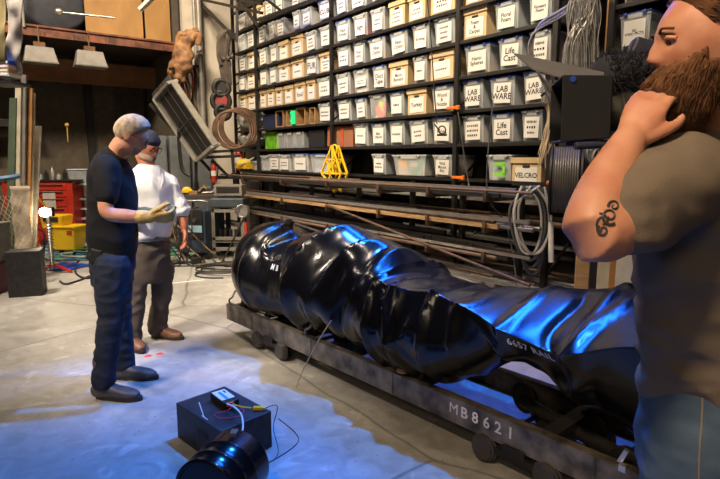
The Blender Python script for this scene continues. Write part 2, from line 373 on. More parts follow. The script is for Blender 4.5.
ROWS = [
 ('A', 'far', [(238,248,'c',''),(249,255,'k',''),(256.5,265,'k',''),(265,274,'c',''),(275,284,'c',''),(291,300,'c',''),(304,315,'c',''),(318,330,'c','')]),
 ('B', 'far', [(237,246,'c',None),(247,255,'c',''),(258,266,'c',''),(268,275,'c',''),(276,285,'c',''),(292,300,'c',''),(301,311,'c',''),(317,331,'b','CLUB')]),
 ('C', 'far', [(238,246,'c',''),(247,255,'k',''),(258,267,'c',''),(269,277,'c',''),(278,288,'k',''),(290,303,'k',''),(304,316,'c',''),(318,331,'c','')]),
 ('D', 'far', [(237,245,'c',''),(246,255,'k',''),(258,267,'t',''),(268,276,'c',''),(277,289,'k',''),(290,303,'k',''),(304,317,'b','FUR'),(318,331,'k','')]),
 ('E', 'far', [(237,245,'k',''),(246,255,'k',''),(258,265,'k',''),(265.5,273,'k',''),(274,281,'k',''),(282.5,292,'k',''),(293,304,'k','food'),(305,314,'k',''),(315,331,'c','')]),
 ('F', 'far', [(316,331,'c','')]),
 ('A', 'middle', [(334,347,'c',''),(348,365,'c',''),(368,384,'c','')]),
 ('B', 'middle', [(334,347,'c',''),(348,366,'c',''),(368,384,'b',''),(388,404,'k',''),(407,424,'k',''),(427,454,'k','')]),
 ('C', 'middle', [(334,350,'b','Foam\nKnives'),(351,367,'r','sign'),(368,384,'c',''),(386,404,'k',''),(405,424,'k',''),(426,454,'k','')]),
 ('D', 'middle', [(335,350,'c',''),(351,364,'c','Fiber\noptic'),(366,385,'b','Fiber\nOptics'),(387,407,'b','Fiber\nOptics'),(409,428,'c','Bonking'),(430,454,'c','')]),
 ('E', 'middle', [(334,350,'c',''),(351,368,'t','-'),(370,386,'b','Duct\nTape'),(387,408,'k','More\nBanners'),(410,426,'c',''),(427,454,'k','')]),
 ('F', 'middle', [(335,351,'t',''),(353,366,'b',''),(367,386,'x',None),(387,404,'b','-y'),(405,427,'k','Turkey'),(429,454,'b','Wood\n&\nNozzle')]),
 ('G', 'middle', [(351,368,'w',''),(369,386,'b','Misc\nObjects'),(387,405,'c',''),(407,429,'c',''),(430,454,'b','Flora')]),
 ('H', 'middle', [(370,386,'c',''),(391,430,'y',None),(432,454,'c','Wall\nMount\nBits')]),
 ('B', 'near', [(460,489,'k',''),(491,520,'b',''),(523,550,'b','')]),
 ('C', 'near', [(460,488,'k',''),(490,521,'c',''),(523,551,'c','')]),
 ('D', 'near', [(459,488,'k','Foam\n&\nCarpet'),(489,519,'b','Floral\nFoam'),(522,551,'b','Flowers\nFoam')]),
 ('E', 'near', [(461,493,'b','Hemi-\nSpheres'),(494,524,'b','Life\nCast'),(525,551,'c','')]),
 ('F', 'near', [(460,486,'b','LAB\nWARE'),(487,519,'b','LAB\nWARE'),(520,548,'b','LAB\nWARE')]),
 ('G', 'near', [(461,488,'c',''),(489,519,'b','Life\nCast'),(520,547,'c','')]),
 ('D', 'end', [(612,652,'c',''),(657,700,'b','')]),
 ('E', 'end', [(612,650,'b','RE\nYARD PICTS'),(657,700,'b','')]),
 ('F', 'end', [(612,650,'c',''),(657,700,'c','')]),
 ('G', 'end', [(612,650,'c',''),(657,700,'c','')]),
]
BAYN = {'far': 'far bay', 'middle': 'middle bay', 'near': 'right bay', 'end': 'last bay'}
FR = {'far': .93, 'middle': .88, 'near': .80, 'end': .82}
for rk, bay, items in ROWS:
    z = ZR[rk]; hh = .305 if rk not in 'H' else .27
    for i, (x0, x1, kd, tx) in enumerate(items):
        ta, tb = T(x0), T(x1); wd = (tb-ta)*FR[bay]; t = ta+wd/2
        h2 = hh*rnd.uniform(.95, 1.05)
        where = f'{ORD[i]} from left, {RN[rk]}, {BAYN[bay]}'
        says = (' marked ' + tx.replace('\n', ' ').replace('& ', '')) if tx and len(tx) > 2 else ''
        if kd == 'k': box_card(t, z, wd, h2, f'buff cardboard box{says}, {where}', tx, tilt=rnd.uniform(-.04, .04), lidlift=(.03 if rk == 'C' and 289 < x0 < 291 else 0))
        else:
            lid = {'b': LIDB, 't': LIDT}.get(kd, LIDC); cont = {'r': CRED, 'x': TOYS, 'y': STUFFG, 'w': CONT[0]}.get(kd)
            desc = {'b': 'blue lidded bin', 't': 'pale blue lidded bin', 'r': 'bin of red stuff', 'x': 'bin of bright toys', 'y': 'long bin of green and orange stuff', 'w': 'bin of white stuff'}.get(kd, 'clear plastic bin')
            bin_clear(t, z, wd, h2*(.97), f'{desc}{says}, {where}', (None if tx is None else ('' if tx.startswith('-') else tx)), lid, cont, tilt=rnd.uniform(-.06, .06), lh=.36 if tx == '-' else .64,
                      lw=(.5 if tx == '' and wd > .45 else .68))
# near bay ledge: green tagged bin and the VELCRO box
bin_clear(T(499), ZR['H']-.02, .30, .27, 'grey translucent bin with a bright green tag beside the VELCRO box', None, LIDC, CONT[1])
r = box_card(T(527), ZR['H']-.05, .34, .27, 'cardboard box marked VELCRO at the right end of the ledge', 'VELCRO')
mb = MB(); g = S(T(499)+.02, .022, ZR['H']+.10)
mb.box(g+V((0, 0, .05)), (.13, .004, .035), RM); mb.box(g-V((0, 0, .05)), (.13, .004, .035), RM); mb.box(g+SD*.05, (.03, .004, .1), RM)
tag(mb.build('green_tag', mat('green tape', (.25, .75, .05), .6), origin=g), 'bright green tape tag stuck on the grey bin beside the VELCRO box', 'tag')
# far bay: first shelf, second shelf and ledge contents
z = ZR['F']; F0 = T(258)
def slab(name, cat, label, t, w_, z, d, m, bevel=.004, tilt=0, parts=None):
    mb = MB(); R = RM @ Matrix.Rotation(tilt, 3, 'Y'); mb.box(S(t, w_+d[1]/2, z+d[2]/2), d, R)
    if parts: parts(mb)
    ms = [m, INK]
    return tag(mb.build(name, ms, origin=S(t, w_, z), bevel=bevel), label, cat)
mb = MB(); t = T(266); mb.box(S(t, .25, z+.11), (.55, .36, .22), RM); mb.mat(1); mb.box(S(t, .25, z+.225), (.57, .38, .02), RM)
tag(mb.build('plastic_crate', [NAV, RACK], origin=S(t, .25, z), bevel=.01), 'navy plastic crate at the left of the second shelf in the far bay', 'crate')
for k, (x, wd, hh, nm) in enumerate([(276, .26, .27, 'first'), (286, .2, .26, 'second'), (297, .28, .27, 'third'), (309, .16, .25, 'fourth')]):
    t = T(x); root = thing('wooden_crate', f'wooden crate on end, {nm} of four, second shelf up, far bay', 'crate', S(t, .05, z))
    mb = MB()
    mb.box(S(t-wd/2+.01, .22, z+hh/2), (.02, .34, hh), RM); mb.box(S(t+wd/2-.01, .22, z+hh/2), (.02, .34, hh), RM)
    mb.box(S(t, .22, z+.01), (wd, .34, .02), RM); mb.box(S(t, .22, z+hh-.01), (wd, .34, .02), RM); mb.build('crate_frame', WOOD, root, bevel=.003)
    mb = MB(); mb.box(S(t, .38, z+hh/2), (wd, .015, hh), RM); mb.build('back_board', WOOD, root)
mb = MB(); put_text(mb, 'X', .20, S(T(291), .015, z+.13), SD, V((0, 0, 1))); mb2 = mb
mb.box(S(T(291), .03, z+.13), (.1, .02, .2), RM)
tag(mb.build('green_sign', mat('lit green', (.02, .5, .15), .4, emit=(.02, .9, .25), es=.8), origin=S(T(291), .03, z)), 'small glowing green marker between the wooden crates', 'sign')
z = ZR['G']
t = T(265); mb = MB(); mb.box(S(t, .22, z+.14), (.34, .3, .28), RM); mb.box(S(t+.26, .22, z+.12), (.12, .3, .24), RM)
tag(mb.build('green_box', mat('lime box', (.22, .55, .03), .5, c2=(.08, .30, .02), scale=7), origin=S(t, .2, z), bevel=.004), 'lime green box on the first shelf of the far bay', 'box')
for k, x in enumerate((278, 287, 296)):
    bin_clear(T(x), z, .30, .26, f'dark grey bin without paper label, {ORD[k]} of three, first shelf up, far bay', None, RACK, mat('dark stuff', (.06, .06, .06), .8))
t = T(312); mb = MB(); mb.box(S(t, .24, z+.13), (.42, .36, .26), RM)
tag(mb.build('black_case', flat('black case', (.02, .02, .025), .5), origin=S(t, .2, z), bevel=.012), 'plain black case on the first shelf of the far bay', 'case')
t = T(338); mb = MB(); mb.box(S(t-.05, .24, z+.14), (.62, .36, .28), RM @ Matrix.Rotation(.05, 3, 'Y')); mb.mat(1)
for dx in (-.28, .02): mb.box(S(t+dx, .055, z+.14), (.05, .012, .28), RM)
tag(mb.build('tool_box', [mat('red brown box', (.38, .12, .06), .6, c2=(.25, .14, .08), scale=6), mat('orange red', (.55, .09, .03), .5)], origin=S(t, .2, z), bevel=.006), 'red brown box straddling the post on the first shelf above the pipe racks', 'box')
# plastic wrapped bundles at the far left
BAG = mat('grey plastic film', (.62, .62, .60), .3, c2=(.16, .15, .14), scale=9, bump=.6, bscale=14)
for k, (x, z, sx, sz, lb) in enumerate([(240, 2.02, .22, .20, 'upper left'), (249, 1.98, .20, .24, 'upper right'), (241, 1.68, .24, .14, 'lower left'), (250, 1.70, .2, .18, 'lower right')]):
    mb = MB(); rg = []; c = S(T(x), .16, z+sz)
    for i in range(13):
        ph = math.pi*min(max(i/12, .01), .99); ring = []
        for j in range(20):
            a = 2*math.pi*j/20; d = V((math.sin(ph)*math.cos(a), math.sin(ph)*math.sin(a), -math.cos(ph)))
            q = 1+.35*noise.noise(d*2.2+V((k*5, 0, 0)))+.18*noise.noise(d*6+V((k, 3, 0))); ring.append(c+RM @ V((d.x*sx*1.4*q, d.y*.17*q, d.z*sz*q)))
        rg.append(ring)
    mb.rings(rg)
    tag(mb.build('plastic_bundle', BAG, origin=c), f'bundle in crinkled plastic film, {lb} of four at the far shelf end', 'bundle')
# ledge, far bay: extinguisher, hard hat, bins
z = ZR['H']-.01
def extinguisher(o, r_, h_, label):
    root = thing('fire_extinguisher', label, 'fire extinguisher', o); o = V(o)
    mb = MB(); mb.lathe([(r_*.9, 0), (r_, .02), (r_, h_*.72), (r_*.8, h_*.80), (r_*.35, h_*.86), (r_*.3, h_*.9)], o, n=20); mb.build('cylinder_body', RED, root)
    mb = MB(); mb.tube([o+V((0, 0, h_*.88)), o+V((0, 0, h_*.98))], r_*.3, 8); mb.bar(o+V((-r_, 0, h_*.95)), o+V((r_*.8, 0, h_)), .02); mb.build('valve_handle', RACK, root)
    mb = MB(); mb.tube(spline([o+V((r_*.3, 0, h_*.93)), o+V((r_*1.6, 0, h_*.8)), o+V((r_*1.2, -.01, h_*.3))], 6), .012, 6); mb.build('hose', RUBBER, root)
    mb = MB(); mb.lathe([(r_*1.01, h_*.3), (r_*1.01, h_*.55)], o, n=20); mb.build('paper_band', PAPER, root)
extinguisher(S(T(237), .0, z), .07, .42, 'red fire extinguisher on the ledge at the far left end of the racks')
o = S(T(244), -.02, z+.03); root = thing('hard_hat', 'yellow hard hat lying beside the fire extinguisher on the ledge', 'hard hat', o)
mb = MB(); mb.lathe([(.17, 0), (.165, .04), (.14, .11), (.09, .16), (.02, .18)], o, n=24); mb.lathe([(.2, 0), (.2, .012), (.16, .02)], o, n=24); mb.build('shell', YELLOW, root)
mb = MB(); mb.bar(o+V((-.16, -.18, .02)), o+V((.2, -.16, .2)), .02); mb.build('strap', WHITE, root)
bin_clear(T(251), z, .36, .17, 'small clear bin right of the yellow hard hat on the ledge', None, LIDT, CONT[2])
bin_clear(T(261), z, .42, .27, 'bluish clear bin, first from the left of the four taller bins on the far ledge', None, LIDC, CONT[1])
bin_clear(T(271), z, .42, .29, 'clear bin of white stuff, second of the four taller bins on the far ledge', '', LIDC, CONT[0])
bin_clear(T(281), z, .40, .28, 'clear bin with white paper sheet, third of the four taller bins on the far ledge', '', LIDC, CONT[0])
bin_clear(T(297), z, .50, .30, 'clear bin with blue lid, rightmost of the four taller bins on the far ledge', '', LIDB, CONT[0])
bin_clear(T(318), z, .60, .29, 'wide clear bin of dark stuff and a white rag behind the post on the ledge', None, LIDB, CONT[1])
# yellow openwork stand hanging off the ledge
c = S(T(348), -.22, 1.32); root = thing('yellow_stand', 'yellow openwork metal stand leaning on the pipe rack ledge', 'stand', c)
mb = MB(); a = c+V((0, 0, .34)); Y4 = [c+SD*x+V((0, 0, zz)) for x, zz in ((-.26, -.02), (.20, -.02))]; b2 = c+SD*.06+V((0, 0, -.26))
for off in (-.04, .06):
    O = SN*off
    for p, q in ((a, Y4[0]), (a, Y4[1]), (Y4[0], Y4[1]), (Y4[0], b2), (Y4[1], b2), ((a+Y4[0])/2, (a+Y4[1])/2), ((a+Y4[0])/2, (Y4[0]+Y4[1])/2), ((a+Y4[1])/2, (Y4[0]*.7+Y4[1]*.3)), ((Y4[0]+b2)/2, (Y4[0]+Y4[1])/2), (a, (Y4[0]*.4+Y4[1]*.6))): mb.bar(p+O, q+O, .022)
mb.build('frame', YELLOW, root)
mb = MB(); mb.torus(a-V((0, 0, .05)), SN, .06, .012); mb.build('ring', YELLOW, root)

# ------------------------------------------------------------------ cantilever pipe racks under the ledge
prack = thing('pipe_rack', 'dark steel cantilever rack holding long pipes under the shelves', 'rack', S(-2, -.3, 0))
TIER = [1.17, .90, .63, .36]
for t in (T(238), T(272), T(314), T(363), T(418), T(470), T(530)):
    mb = MB(); mb.box(S(t, -.06, .62), (.05, .05, 1.24), RM)
    mb.box(S(t, -.3, .025), (.06, .56, .05), RM); mb.build('stand_post', RACK, prack)
    for z in TIER:
        mb = MB(); mb.box(S(t, -.33, z-.03), (.035, .5, .04), RM); mb.box(S(t, -.57, z), (.035, .02, .10), RM); mb.build('arm', RUST, prack)
PM = [('rusty steel tube', RUST), ('grey steel tube', STEEL), ('dark steel bar', RACK), ('bright aluminium bar', BRIGHT), ('brown painted pipe', mat('brown pipe', (.16, .10, .07), .5)), ('dull grey flat bar', mat('dull grey', (.22, .21, .20), .5, .3)), ('wooden batten', WOOD)]
TN = ['top', 'second', 'third', 'lowest']
for ti, z in enumerate(TIER):
    n = [12, 14, 14, 13][ti]
    for k in range(n):
        w_ = -.53+k*(.44/n); nm, pm = PM[rnd.choices(range(7), [3, 4, 3, 2 if ti else 1, 3, 3, .6])[0]]
        ta = rnd.uniform(-5.5, -4.6) if rnd.random() < .6 else rnd.uniform(-4.5, -2); L = rnd.uniform(3.2, 6.2); tb = min(ta+L, 1.2+rnd.uniform(-.5, .2)); ta, tb = (rnd.uniform(-2.6, -.8), rnd.uniform(.9, 1.35)) if k % 3 == 2 else (ta, tb)
        if k < 2: ta, tb = -5.3+k*.2, 1.0+k*.3
        r_ = rnd.uniform(.012, .022); zz = z-.01+r_+(.04 if k % 3 == 1 else 0); mb = MB(); sk = rnd.uniform(-.02, .02)
        a = S(ta, w_-sk, zz); b = S(tb, w_+sk, zz+ (rnd.random() < .15)*.03)
        if 'bar' in nm or 'batten' in nm: mb.bar(a, b, r_*rnd.choice([1.6, 1.7]), r_*1.9)
        else: mb.tube([a, b], r_, 8)
        tag(mb.build('long_pipe' if 'bar' not in nm and 'batten' not in nm else 'long_bar', pm, origin=a), f'long {nm}, {ORD[k]} from the front, {TN[ti]} tier of pipe rack', 'pipe' if 'tube' in nm or 'pipe' in nm else 'bar', 'long stock on the pipe rack')
for k in range(34):
    z = rnd.choice([.10, .30, .36, .50, .63, .78, .90, 1.05]); w_ = rnd.uniform(.0, .45); nm, pm = PM[rnd.choices(range(7), [3, 3, 4, 1, 3, 3, 1])[0]]; r_ = rnd.uniform(.015, .035); ta = rnd.uniform(-4.6, .2); tb = min(ta+rnd.uniform(1.2, 3.5), 1.5); mb = MB()
    a = S(ta, w_, z+r_); b = S(tb, w_+rnd.uniform(-.04, .04), z+r_+rnd.uniform(-.03, .05))
    if 'bar' in nm or 'batten' in nm: mb.bar(a, b, r_*2.5, r_*1.3)
    else: mb.tube([a, b], r_, 8)
    tag(mb.build('long_bar' if 'bar' in nm or 'batten' in nm else 'long_pipe', pm, origin=a), f'{nm} lying in the dark behind the pipe rack tiers', 'bar' if 'bar' in nm or 'batten' in nm else 'pipe', f'{nm}s behind the rack tiers')
for k, (p0, p1, zz) in enumerate([((-1.6, -.60), (1.5, -.75), (.93, .52)), ((-2.6, -.66), (1.3, -.72), (.66, .40)), ((-.9, -.60), (1.6, -.62), (.62, .25)), ((-.4, -.63), (1.7, -.8), (.40, .08))]):
    mb = MB(); a = S(p0[0], p0[1], zz[0]); b = S(p1[0], p1[1], zz[1]); mb.tube([a, b], .014, 8)
    tag(mb.build('leaning_pipe', STEEL if k % 2 else RUST, origin=a), f'thin pipe slanting down to the right across the rack, {ORD[k]} from the top', 'pipe', 'pipes slanting across the rack')

# ================================================================== THE WAGON WITH THE CRUSHED TANK
AD = V((.663, -.7486, 0)); AN = V((.7486, .663, 0)); AO = V((-1.13, 4.5, 0)); AU = V((0, 0, 1))
def A(s, w_, z): return AO+AD*s+AN*w_+AU*z
AM = Matrix((AD, AN, AU)).transposed()
L_ = 4.05; WW_ = .53
wag = thing('flat_wagon', 'long black model railway wagon frame lettered MB8621 under the crushed tank', 'wagon', A(1.9, .26, 0))
RAILM = mat('rail steel', (.24, .205, .16), .38, .5, c2=(.06, .055, .048), scale=9, spec=.5)
for w_, nm in ((0, 1), (WW_, 2)):
    mb = MB(); s_ = 1 if w_ else -1
    mb.box(A(L_/2-.02, w_+(.0), .195), (L_, .02, .135), AM)
    mb.box(A(L_/2-.02, w_-s_*.018, .258), (L_, .045, .014), AM); mb.box(A(L_/2-.02, w_-s_*.018, .132), (L_, .045, .012), AM)
    for q_ in (.4, 1.2, 2.0, 3.2, 3.7): mb.box(A(q_, w_+s_*.012, .195), (.012, .008, .12), AM)
    mb.build('side_rail', RAILM, wag, bevel=.002)
for s_, wd in ((.03, .06), (.62, .10), (1.35, .08), (2.0, .08), (2.95, .08), (3.3, .08), (3.98, .06)):
    mb = MB(); mb.box(A(s_, WW_/2, .2), (wd, WW_, .10), AM); mb.build('cross_member', BLACKMETAL, wag, bevel=.003)
LETW = mat('white lettering', (.72, .72, .72), .6)
for k, ch in enumerate('MB8621'):
    mb = MB(); put_text(mb, ch, .082, A(2.455+.068*k, -.0125, .205), AD, AU); mb.build('letter' if ch in 'MB' else 'digit', LETW, wag)
def bogie(s0):
    bg = MB(); bg.box(A(s0, WW_/2, .135), (.10, WW_-.06, .035), AM)
    for w_ in (-.005, WW_+.005):
        bg.box(A(s0, w_, .085), (.34, .03, .035), AM); bg.box(A(s0, w_, .115), (.12, .035, .05), AM)
        for k in (-.045, 0, .045): bg.torus(A(s0+k, w_-.0, .105), AU, .016, .005, 12, 6)
        bg.bar(A(s0-.15, w_, .07), A(s0+.15, w_, .07), .012)
    b = bg.build('bogie_frame', BLACKMETAL, wag, bevel=.002)
    for ds in (-.17, .17):
        x = MB(); x.cyl(A(s0+ds, .02, .075), A(s0+ds, WW_-.02, .075), .014, n=10); x.build('axle', BLACKMETAL, b)
        for w_, q in ((-.02, -1), (WW_+.02, 1)):
            x = MB(); x.lathe([(.01, -.016), (.055, -.016), (.058, -.006), (.066, -.004), (.066, .010), (.074, .012), (.074, .020), (.01, .020)], A(s0+ds, w_, .074), ax=AN*(-q), n=28)
            x.build('wheel', mat('wheel iron', (.10, .09, .085), .45, .6), b)
bogie(.66); bogie(2.72+.10); 
# big flanged rollers standing inside the frame, brake cylinder and brackets
for s_, w_ in ((2.62, .40), (3.02, .36), (3.28, .13)):
    x = MB(); x.lathe([(.01, -.02), (.075, -.02), (.085, -.012), (.085, .012), (.075, .02), (.01, .02)], A(s_, w_, .20), ax=(AN*.9+AD*.2), n=28); x.build('inner_wheel', mat('dark wheel', (.025, .022, .020), .5, .3), wag)
x = MB(); x.cyl(A(2.62, .38, .19), A(3.25, .20, .19), .035, n=14); x.build('brake_cylinder', BLACKMETAL, wag)
x = MB(); x.box(A(3.30, .02, .30), (.02, .02, .07), AM @ Matrix.Rotation(.4, 3, 'Y')); x.box(A(3.31, .0, .262), (.03, .03, .03), AM); x.build('bright_bracket', BRIGHT, wag, bevel=.003)
def rope_clip(s_, lab=None):
    x = MB(); x.tube(spline([A(s_, .0, .27), A(s_+.01, -.01, .31), A(s_+.05, .0, .34), A(s_+.04, .03, .38), A(s_+.08, .05, .42)], 6), .008, 6)
    x.build('hook', STEEL, wag)
rope_clip(.03); rope_clip(1.13)
x = MB(); x.lathe([(.01, 0), (.035, 0), (.04, .03), (.03, .07), (.01, .075)], A(2.06, .02, .275), n=16); x.ball(A(2.06, .02, .37), (.022, .022, .035)); x.build('tie_post', RACK, wag)
x = MB(); 
for k in range(4): x.torus(A(2.06, .02, .285+.014*k), (.1*k, .1, 1), .034, .008, 18, 6)
x.build('orange_rope', mat('orange rope', (.45, .22, .10), .8), wag)
for s_ in (.12, .5, 1.1, 1.6, 2.2):
    x = MB(); x.box(A(s_, WW_/2, .30), (.07, .36, .12), AM, taper=1.1); x.build('saddle', BLACKMETAL, wag, bevel=.004)

# tank: rings of eight control points (station offset, across, height), top first then round the near side
def circ(s, cw, cz, r, rz=None, lean=0, cr=0):
    rz = rz or r; out = []
    for k in range(8):
        a = math.pi/2+k*math.pi/4; out.append((s+lean*math.sin(a), cw+r*math.cos(a), cz+rz*math.sin(a)))
    return out
ST = [
 circ(.16, .26, .60, .02), circ(.17, .26, .60, .20), circ(.21, .26, .60, .31), circ(.28, .26, .60, .372), circ(.37, .26, .59, .392),
 [(.42,.27,.985),(.43,-.01,.86),(.43,-.125,.58),(.43,-.02,.32),(.43,.26,.21),(.43,.53,.32),(.43,.64,.58),(.43,.54,.86)],
 [(.60,.33,.87),(.54,.02,.77),(.58,-.09,.56),(.58,.0,.32),(.58,.26,.23),(.58,.5,.34),(.58,.6,.58),(.58,.54,.80)],
 [(.74,.28,.845),(.76,.03,.77),(.80,-.04,.56),(.78,.02,.34),(.78,.26,.25),(.78,.48,.34),(.78,.58,.58),(.78,.52,.80)],
 [(.82,.27,.90),(.90,.0,.83),(1.00,-.05,.57),(1.04,.02,.33),(.92,.26,.26),(.86,.5,.34),(.86,.6,.60),(.86,.52,.84)],
 [(.90,.25,.945),(.97,-.04,.87),(1.07,-.19,.60),(1.12,-.09,.31),(1.0,.26,.25),(.98,.5,.34),(.98,.62,.6),(.98,.52,.86)],
 [(1.20,.25,1.01),(1.20,.0,.92),(1.22,-.17,.62),(1.28,-.08,.34),(1.2,.26,.24),(1.2,.5,.34),(1.2,.64,.6),(1.2,.54,.9)],
 [(1.34,.27,1.0),(1.36,.03,.88),(1.42,-.13,.58),(1.48,-.09,.31),(1.4,.26,.22),(1.4,.52,.32),(1.4,.66,.6),(1.4,.54,.9)],
 [(1.48,.27,.98),(1.50,.04,.86),(1.56,-.10,.56),(1.60,-.08,.30),(1.56,.26,.20),(1.56,.52,.32),(1.56,.66,.58),(1.54,.54,.88)],
 [(1.64,.26,.945),(1.66,.0,.82),(1.70,-.12,.54),(1.74,-.06,.28),(1.72,.26,.18),(1.70,.54,.3),(1.7,.66,.56),(1.68,.54,.84)],
 [(1.76,.27,.935),(1.78,-.02,.80),(1.82,-.15,.52),(1.84,-.05,.25),(1.84,.26,.15),(1.82,.55,.28),(1.82,.66,.54),(1.80,.54,.82)],
 [(1.86,.27,.85),(1.88,-.03,.80),(1.92,-.17,.52),(1.94,-.06,.24),(1.94,.26,.13),(1.92,.55,.28),(1.92,.66,.54),(1.90,.54,.78)],
 [(2.00,.27,.80),(2.02,-.06,.80),(2.06,-.175,.54),(2.08,-.06,.24),(2.08,.26,.14),(2.06,.55,.30),(2.06,.66,.54),(2.04,.54,.74)],
 [(2.13,.27,.76),(2.16,-.05,.80),(2.20,-.165,.54),(2.22,-.05,.26),(2.20,.26,.17),(2.18,.55,.32),(2.18,.66,.52),(2.16,.56,.70)],
 [(2.28,.30,.755),(2.30,-.03,.81),(2.34,-.13,.55),(2.36,-.03,.30),(2.34,.26,.22),(2.32,.54,.36),(2.32,.66,.52),(2.30,.56,.66)],
 [(2.42,.32,.77),(2.46,-.04,.79),(2.50,-.10,.56),(2.50,.02,.35),(2.48,.26,.28),(2.46,.5,.38),(2.46,.66,.54),(2.44,.58,.68)],
 [(2.56,.33,.79),(2.62,-.06,.765),(2.64,-.06,.60),(2.64,.06,.42),(2.60,.28,.36),(2.60,.5,.44),(2.60,.66,.58),(2.58,.58,.72)],
 [(2.70,.33,.81),(2.76,-.09,.735),(2.76,-.02,.60),(2.74,.10,.48),(2.74,.3,.43),(2.72,.5,.48),(2.72,.66,.60),(2.72,.58,.74)],
 [(2.84,.33,.83),(2.90,-.11,.725),(2.90,-.01,.60),(2.86,.10,.47),(2.86,.3,.40),(2.86,.5,.46),(2.86,.66,.60),(2.86,.58,.76)],
 [(2.98,.33,.85),(3.02,-.13,.715),(3.03,.0,.58),(2.98,.12,.44),(2.98,.3,.38),(2.98,.5,.44),(2.98,.66,.60),(2.98,.58,.78)],
 [(3.08,.33,.87),(3.11,-.14,.715),(3.12,-.0,.56),(3.08,.14,.42),(3.08,.3,.36),(3.08,.5,.42),(3.08,.66,.60),(3.08,.58,.80)],
 [(3.22,.33,.89),(3.27,-.13,.79),(3.28,-.02,.58),(3.24,.14,.38),(3.24,.3,.32),(3.22,.5,.40),(3.22,.66,.60),(3.22,.58,.82)],
 [(3.42,.32,.92),(3.46,-.12,.84),(3.48,-.10,.58),(3.44,.06,.34),(3.44,.28,.26),(3.42,.52,.36),(3.42,.66,.60),(3.42,.56,.84)],
 circ(3.66, .27, .59, .375), circ(3.82, .27, .59, .34), circ(3.90, .27, .59, .24), circ(3.92, .27, .59, .03)]
def tank_surface():
    for i in range(17, 26):
        ST[i] = [(p[0], p[1], p[2]+(.022 if j in (0, 7) else (-.005 if j == 1 else (.07 if j in (3, 4, 5, 6) and 18 <= i <= 22 else 0)))) for j, p in enumerate(ST[i])]
    for i in range(9, 18):
        ST[i] = [(p[0], p[1]+(.085 if j == 3 else .03 if j == 2 else 0), p[2]+(.045 if j in (3, 4) else 0)) for j, p in enumerate(ST[i])]
    NS = len(ST); SUB = 8; KU = 11
    sharp = {}
    for i in range(15, 27): sharp[(i, 1)] = .12
    sharp[(16, 2)] = .4
    sharp[(5, 0)] = .3; sharp[(6, 1)] = .3; sharp[(8, 2)] = .3; sharp[(8, 1)] = .3
    def hermite(a, b, c, d, t, s0, s1):
        m0 = (c-a)*.5*s0; m1 = (d-b)*.5*s1; t2 = t*t; t3 = t2*t
        return b*(2*t3-3*t2+1)+m0*(t3-2*t2+t)+c*(-2*t3+3*t2)+m1*(t3-t2)
    rows = []
    for i in range(NS):
        p = [V(x) for x in ST[i]]; r = []
        for j in range(8):
            for k in range(KU):
                r.append(hermite(p[j-1], p[j], p[(j+1) % 8], p[(j+2) % 8], k/KU, sharp.get((i, j), 1), sharp.get((i, (j+1) % 8), 1)))
        rows.append(r)
    out = []; tens = {5: .4, 6: .25, 8: .2, 9: .2, 12: .6, 14: .2, 15: .2, 24: .3}
    for i in range(NS-1):
        a, b, c, d = rows[max(i-1, 0)], rows[i], rows[i+1], rows[min(i+2, NS-1)]
        for k in range(SUB):
            out.append([hermite(a[j], b[j], c[j], d[j], k/SUB, tens.get(i, 1), tens.get(i+1, 1)) for j in range(len(b))])
    out.append(rows[-1])
    # creases and folds of the collapsed shell
    def ridge(x, w_): return max(0, 1-abs(x)/w_)**1.25
    bands = [(2.32, .035, .030), (1.90, .035, .040), (1.99, .03, -.02), (2.50, .02, .012), (2.76, .055, .020), (3.10, .055, .024), (.43, .02, .010), (3.60, .03, .02)]
    folds = []  # (s, ang) start -> end, width, height
    for (s0, a0, s1, a1, wd, hg) in [(1.30, -10, 1.04, 150, .10, .055), (1.46, -10, 1.30, 170, .09, -.045), (1.60, 0, 1.20, 160, .10, .06), (1.70, 20, 1.52, 170, .07, -.04), (1.78, 40, 1.50, 175, .06, .03),
                                   (1.98, 60, 2.26, 130, .06, .03), (2.26, 70, 1.98, 135, .06, .03), (2.1, 50, 2.12, 160, .05, .025), (.50, -5, .60, 60, .06, .035), (.66, 0, .70, 110, .06, -.02), (2.55, 10, 2.46, 100, .05, .02), (2.95, 0, 3.04, 55, .05, -.02), (3.18, 0, 3.12, 55, .05, .02), (3.2, 60, 3.0, 140, .07, .03), (2.7, 70, 2.85, 150, .07, .03)]:
        folds.append((s0, a0, s1, a1, wd, hg))
    res = []; n = len(out[0])
    cen = [sum((p for p in r), V())/n for r in out]
    for r, c in zip(out, cen):
        q = []
        for j, p in enumerate(r):
            ang = 360*j/n; d = V((0, p.y-c.y, p.z-c.z)); R = d.length or 1; d /= R; e = 0
            if .1 < p.x < 3.8:
                for s0, wd, hg in bands: e += hg*ridge(p.x-s0-(.0 if s0 < 2.4 else 0), wd)
                for s0, a0, s1, a1, wd, hg in folds:
                    aa = ang if ang <= 360-60 else ang-360
                    if min(a0, a1)-20 < aa < max(a0, a1)+20:
                        t = (aa-a0)/(a1-a0); sc = s0+(s1-s0)*t+.02*math.sin(t*9); fade = max(0, min(1, (t+.15)/.3, (1.15-t)/.3)); e += hg*ridge(p.x-sc, wd)*fade
                e += .004*noise.noise(V((p.x*5, p.y*5, p.z*5)))*min(1, R/.2)
                if p.x > .9: e += (.003 if p.x < 2.3 else .007)*(1-abs(noise.noise(V((p.x*2.6+p.z*2.2, p.y*2, p.z*1.1)))*3))
            q.append(p+d*e)
        res.append(q)
    return [[A(p.x, p.y, p.z) for p in r] for r in res]
TKM = bpy.data.materials.new('glossy black shell'); TKM.use_nodes = True
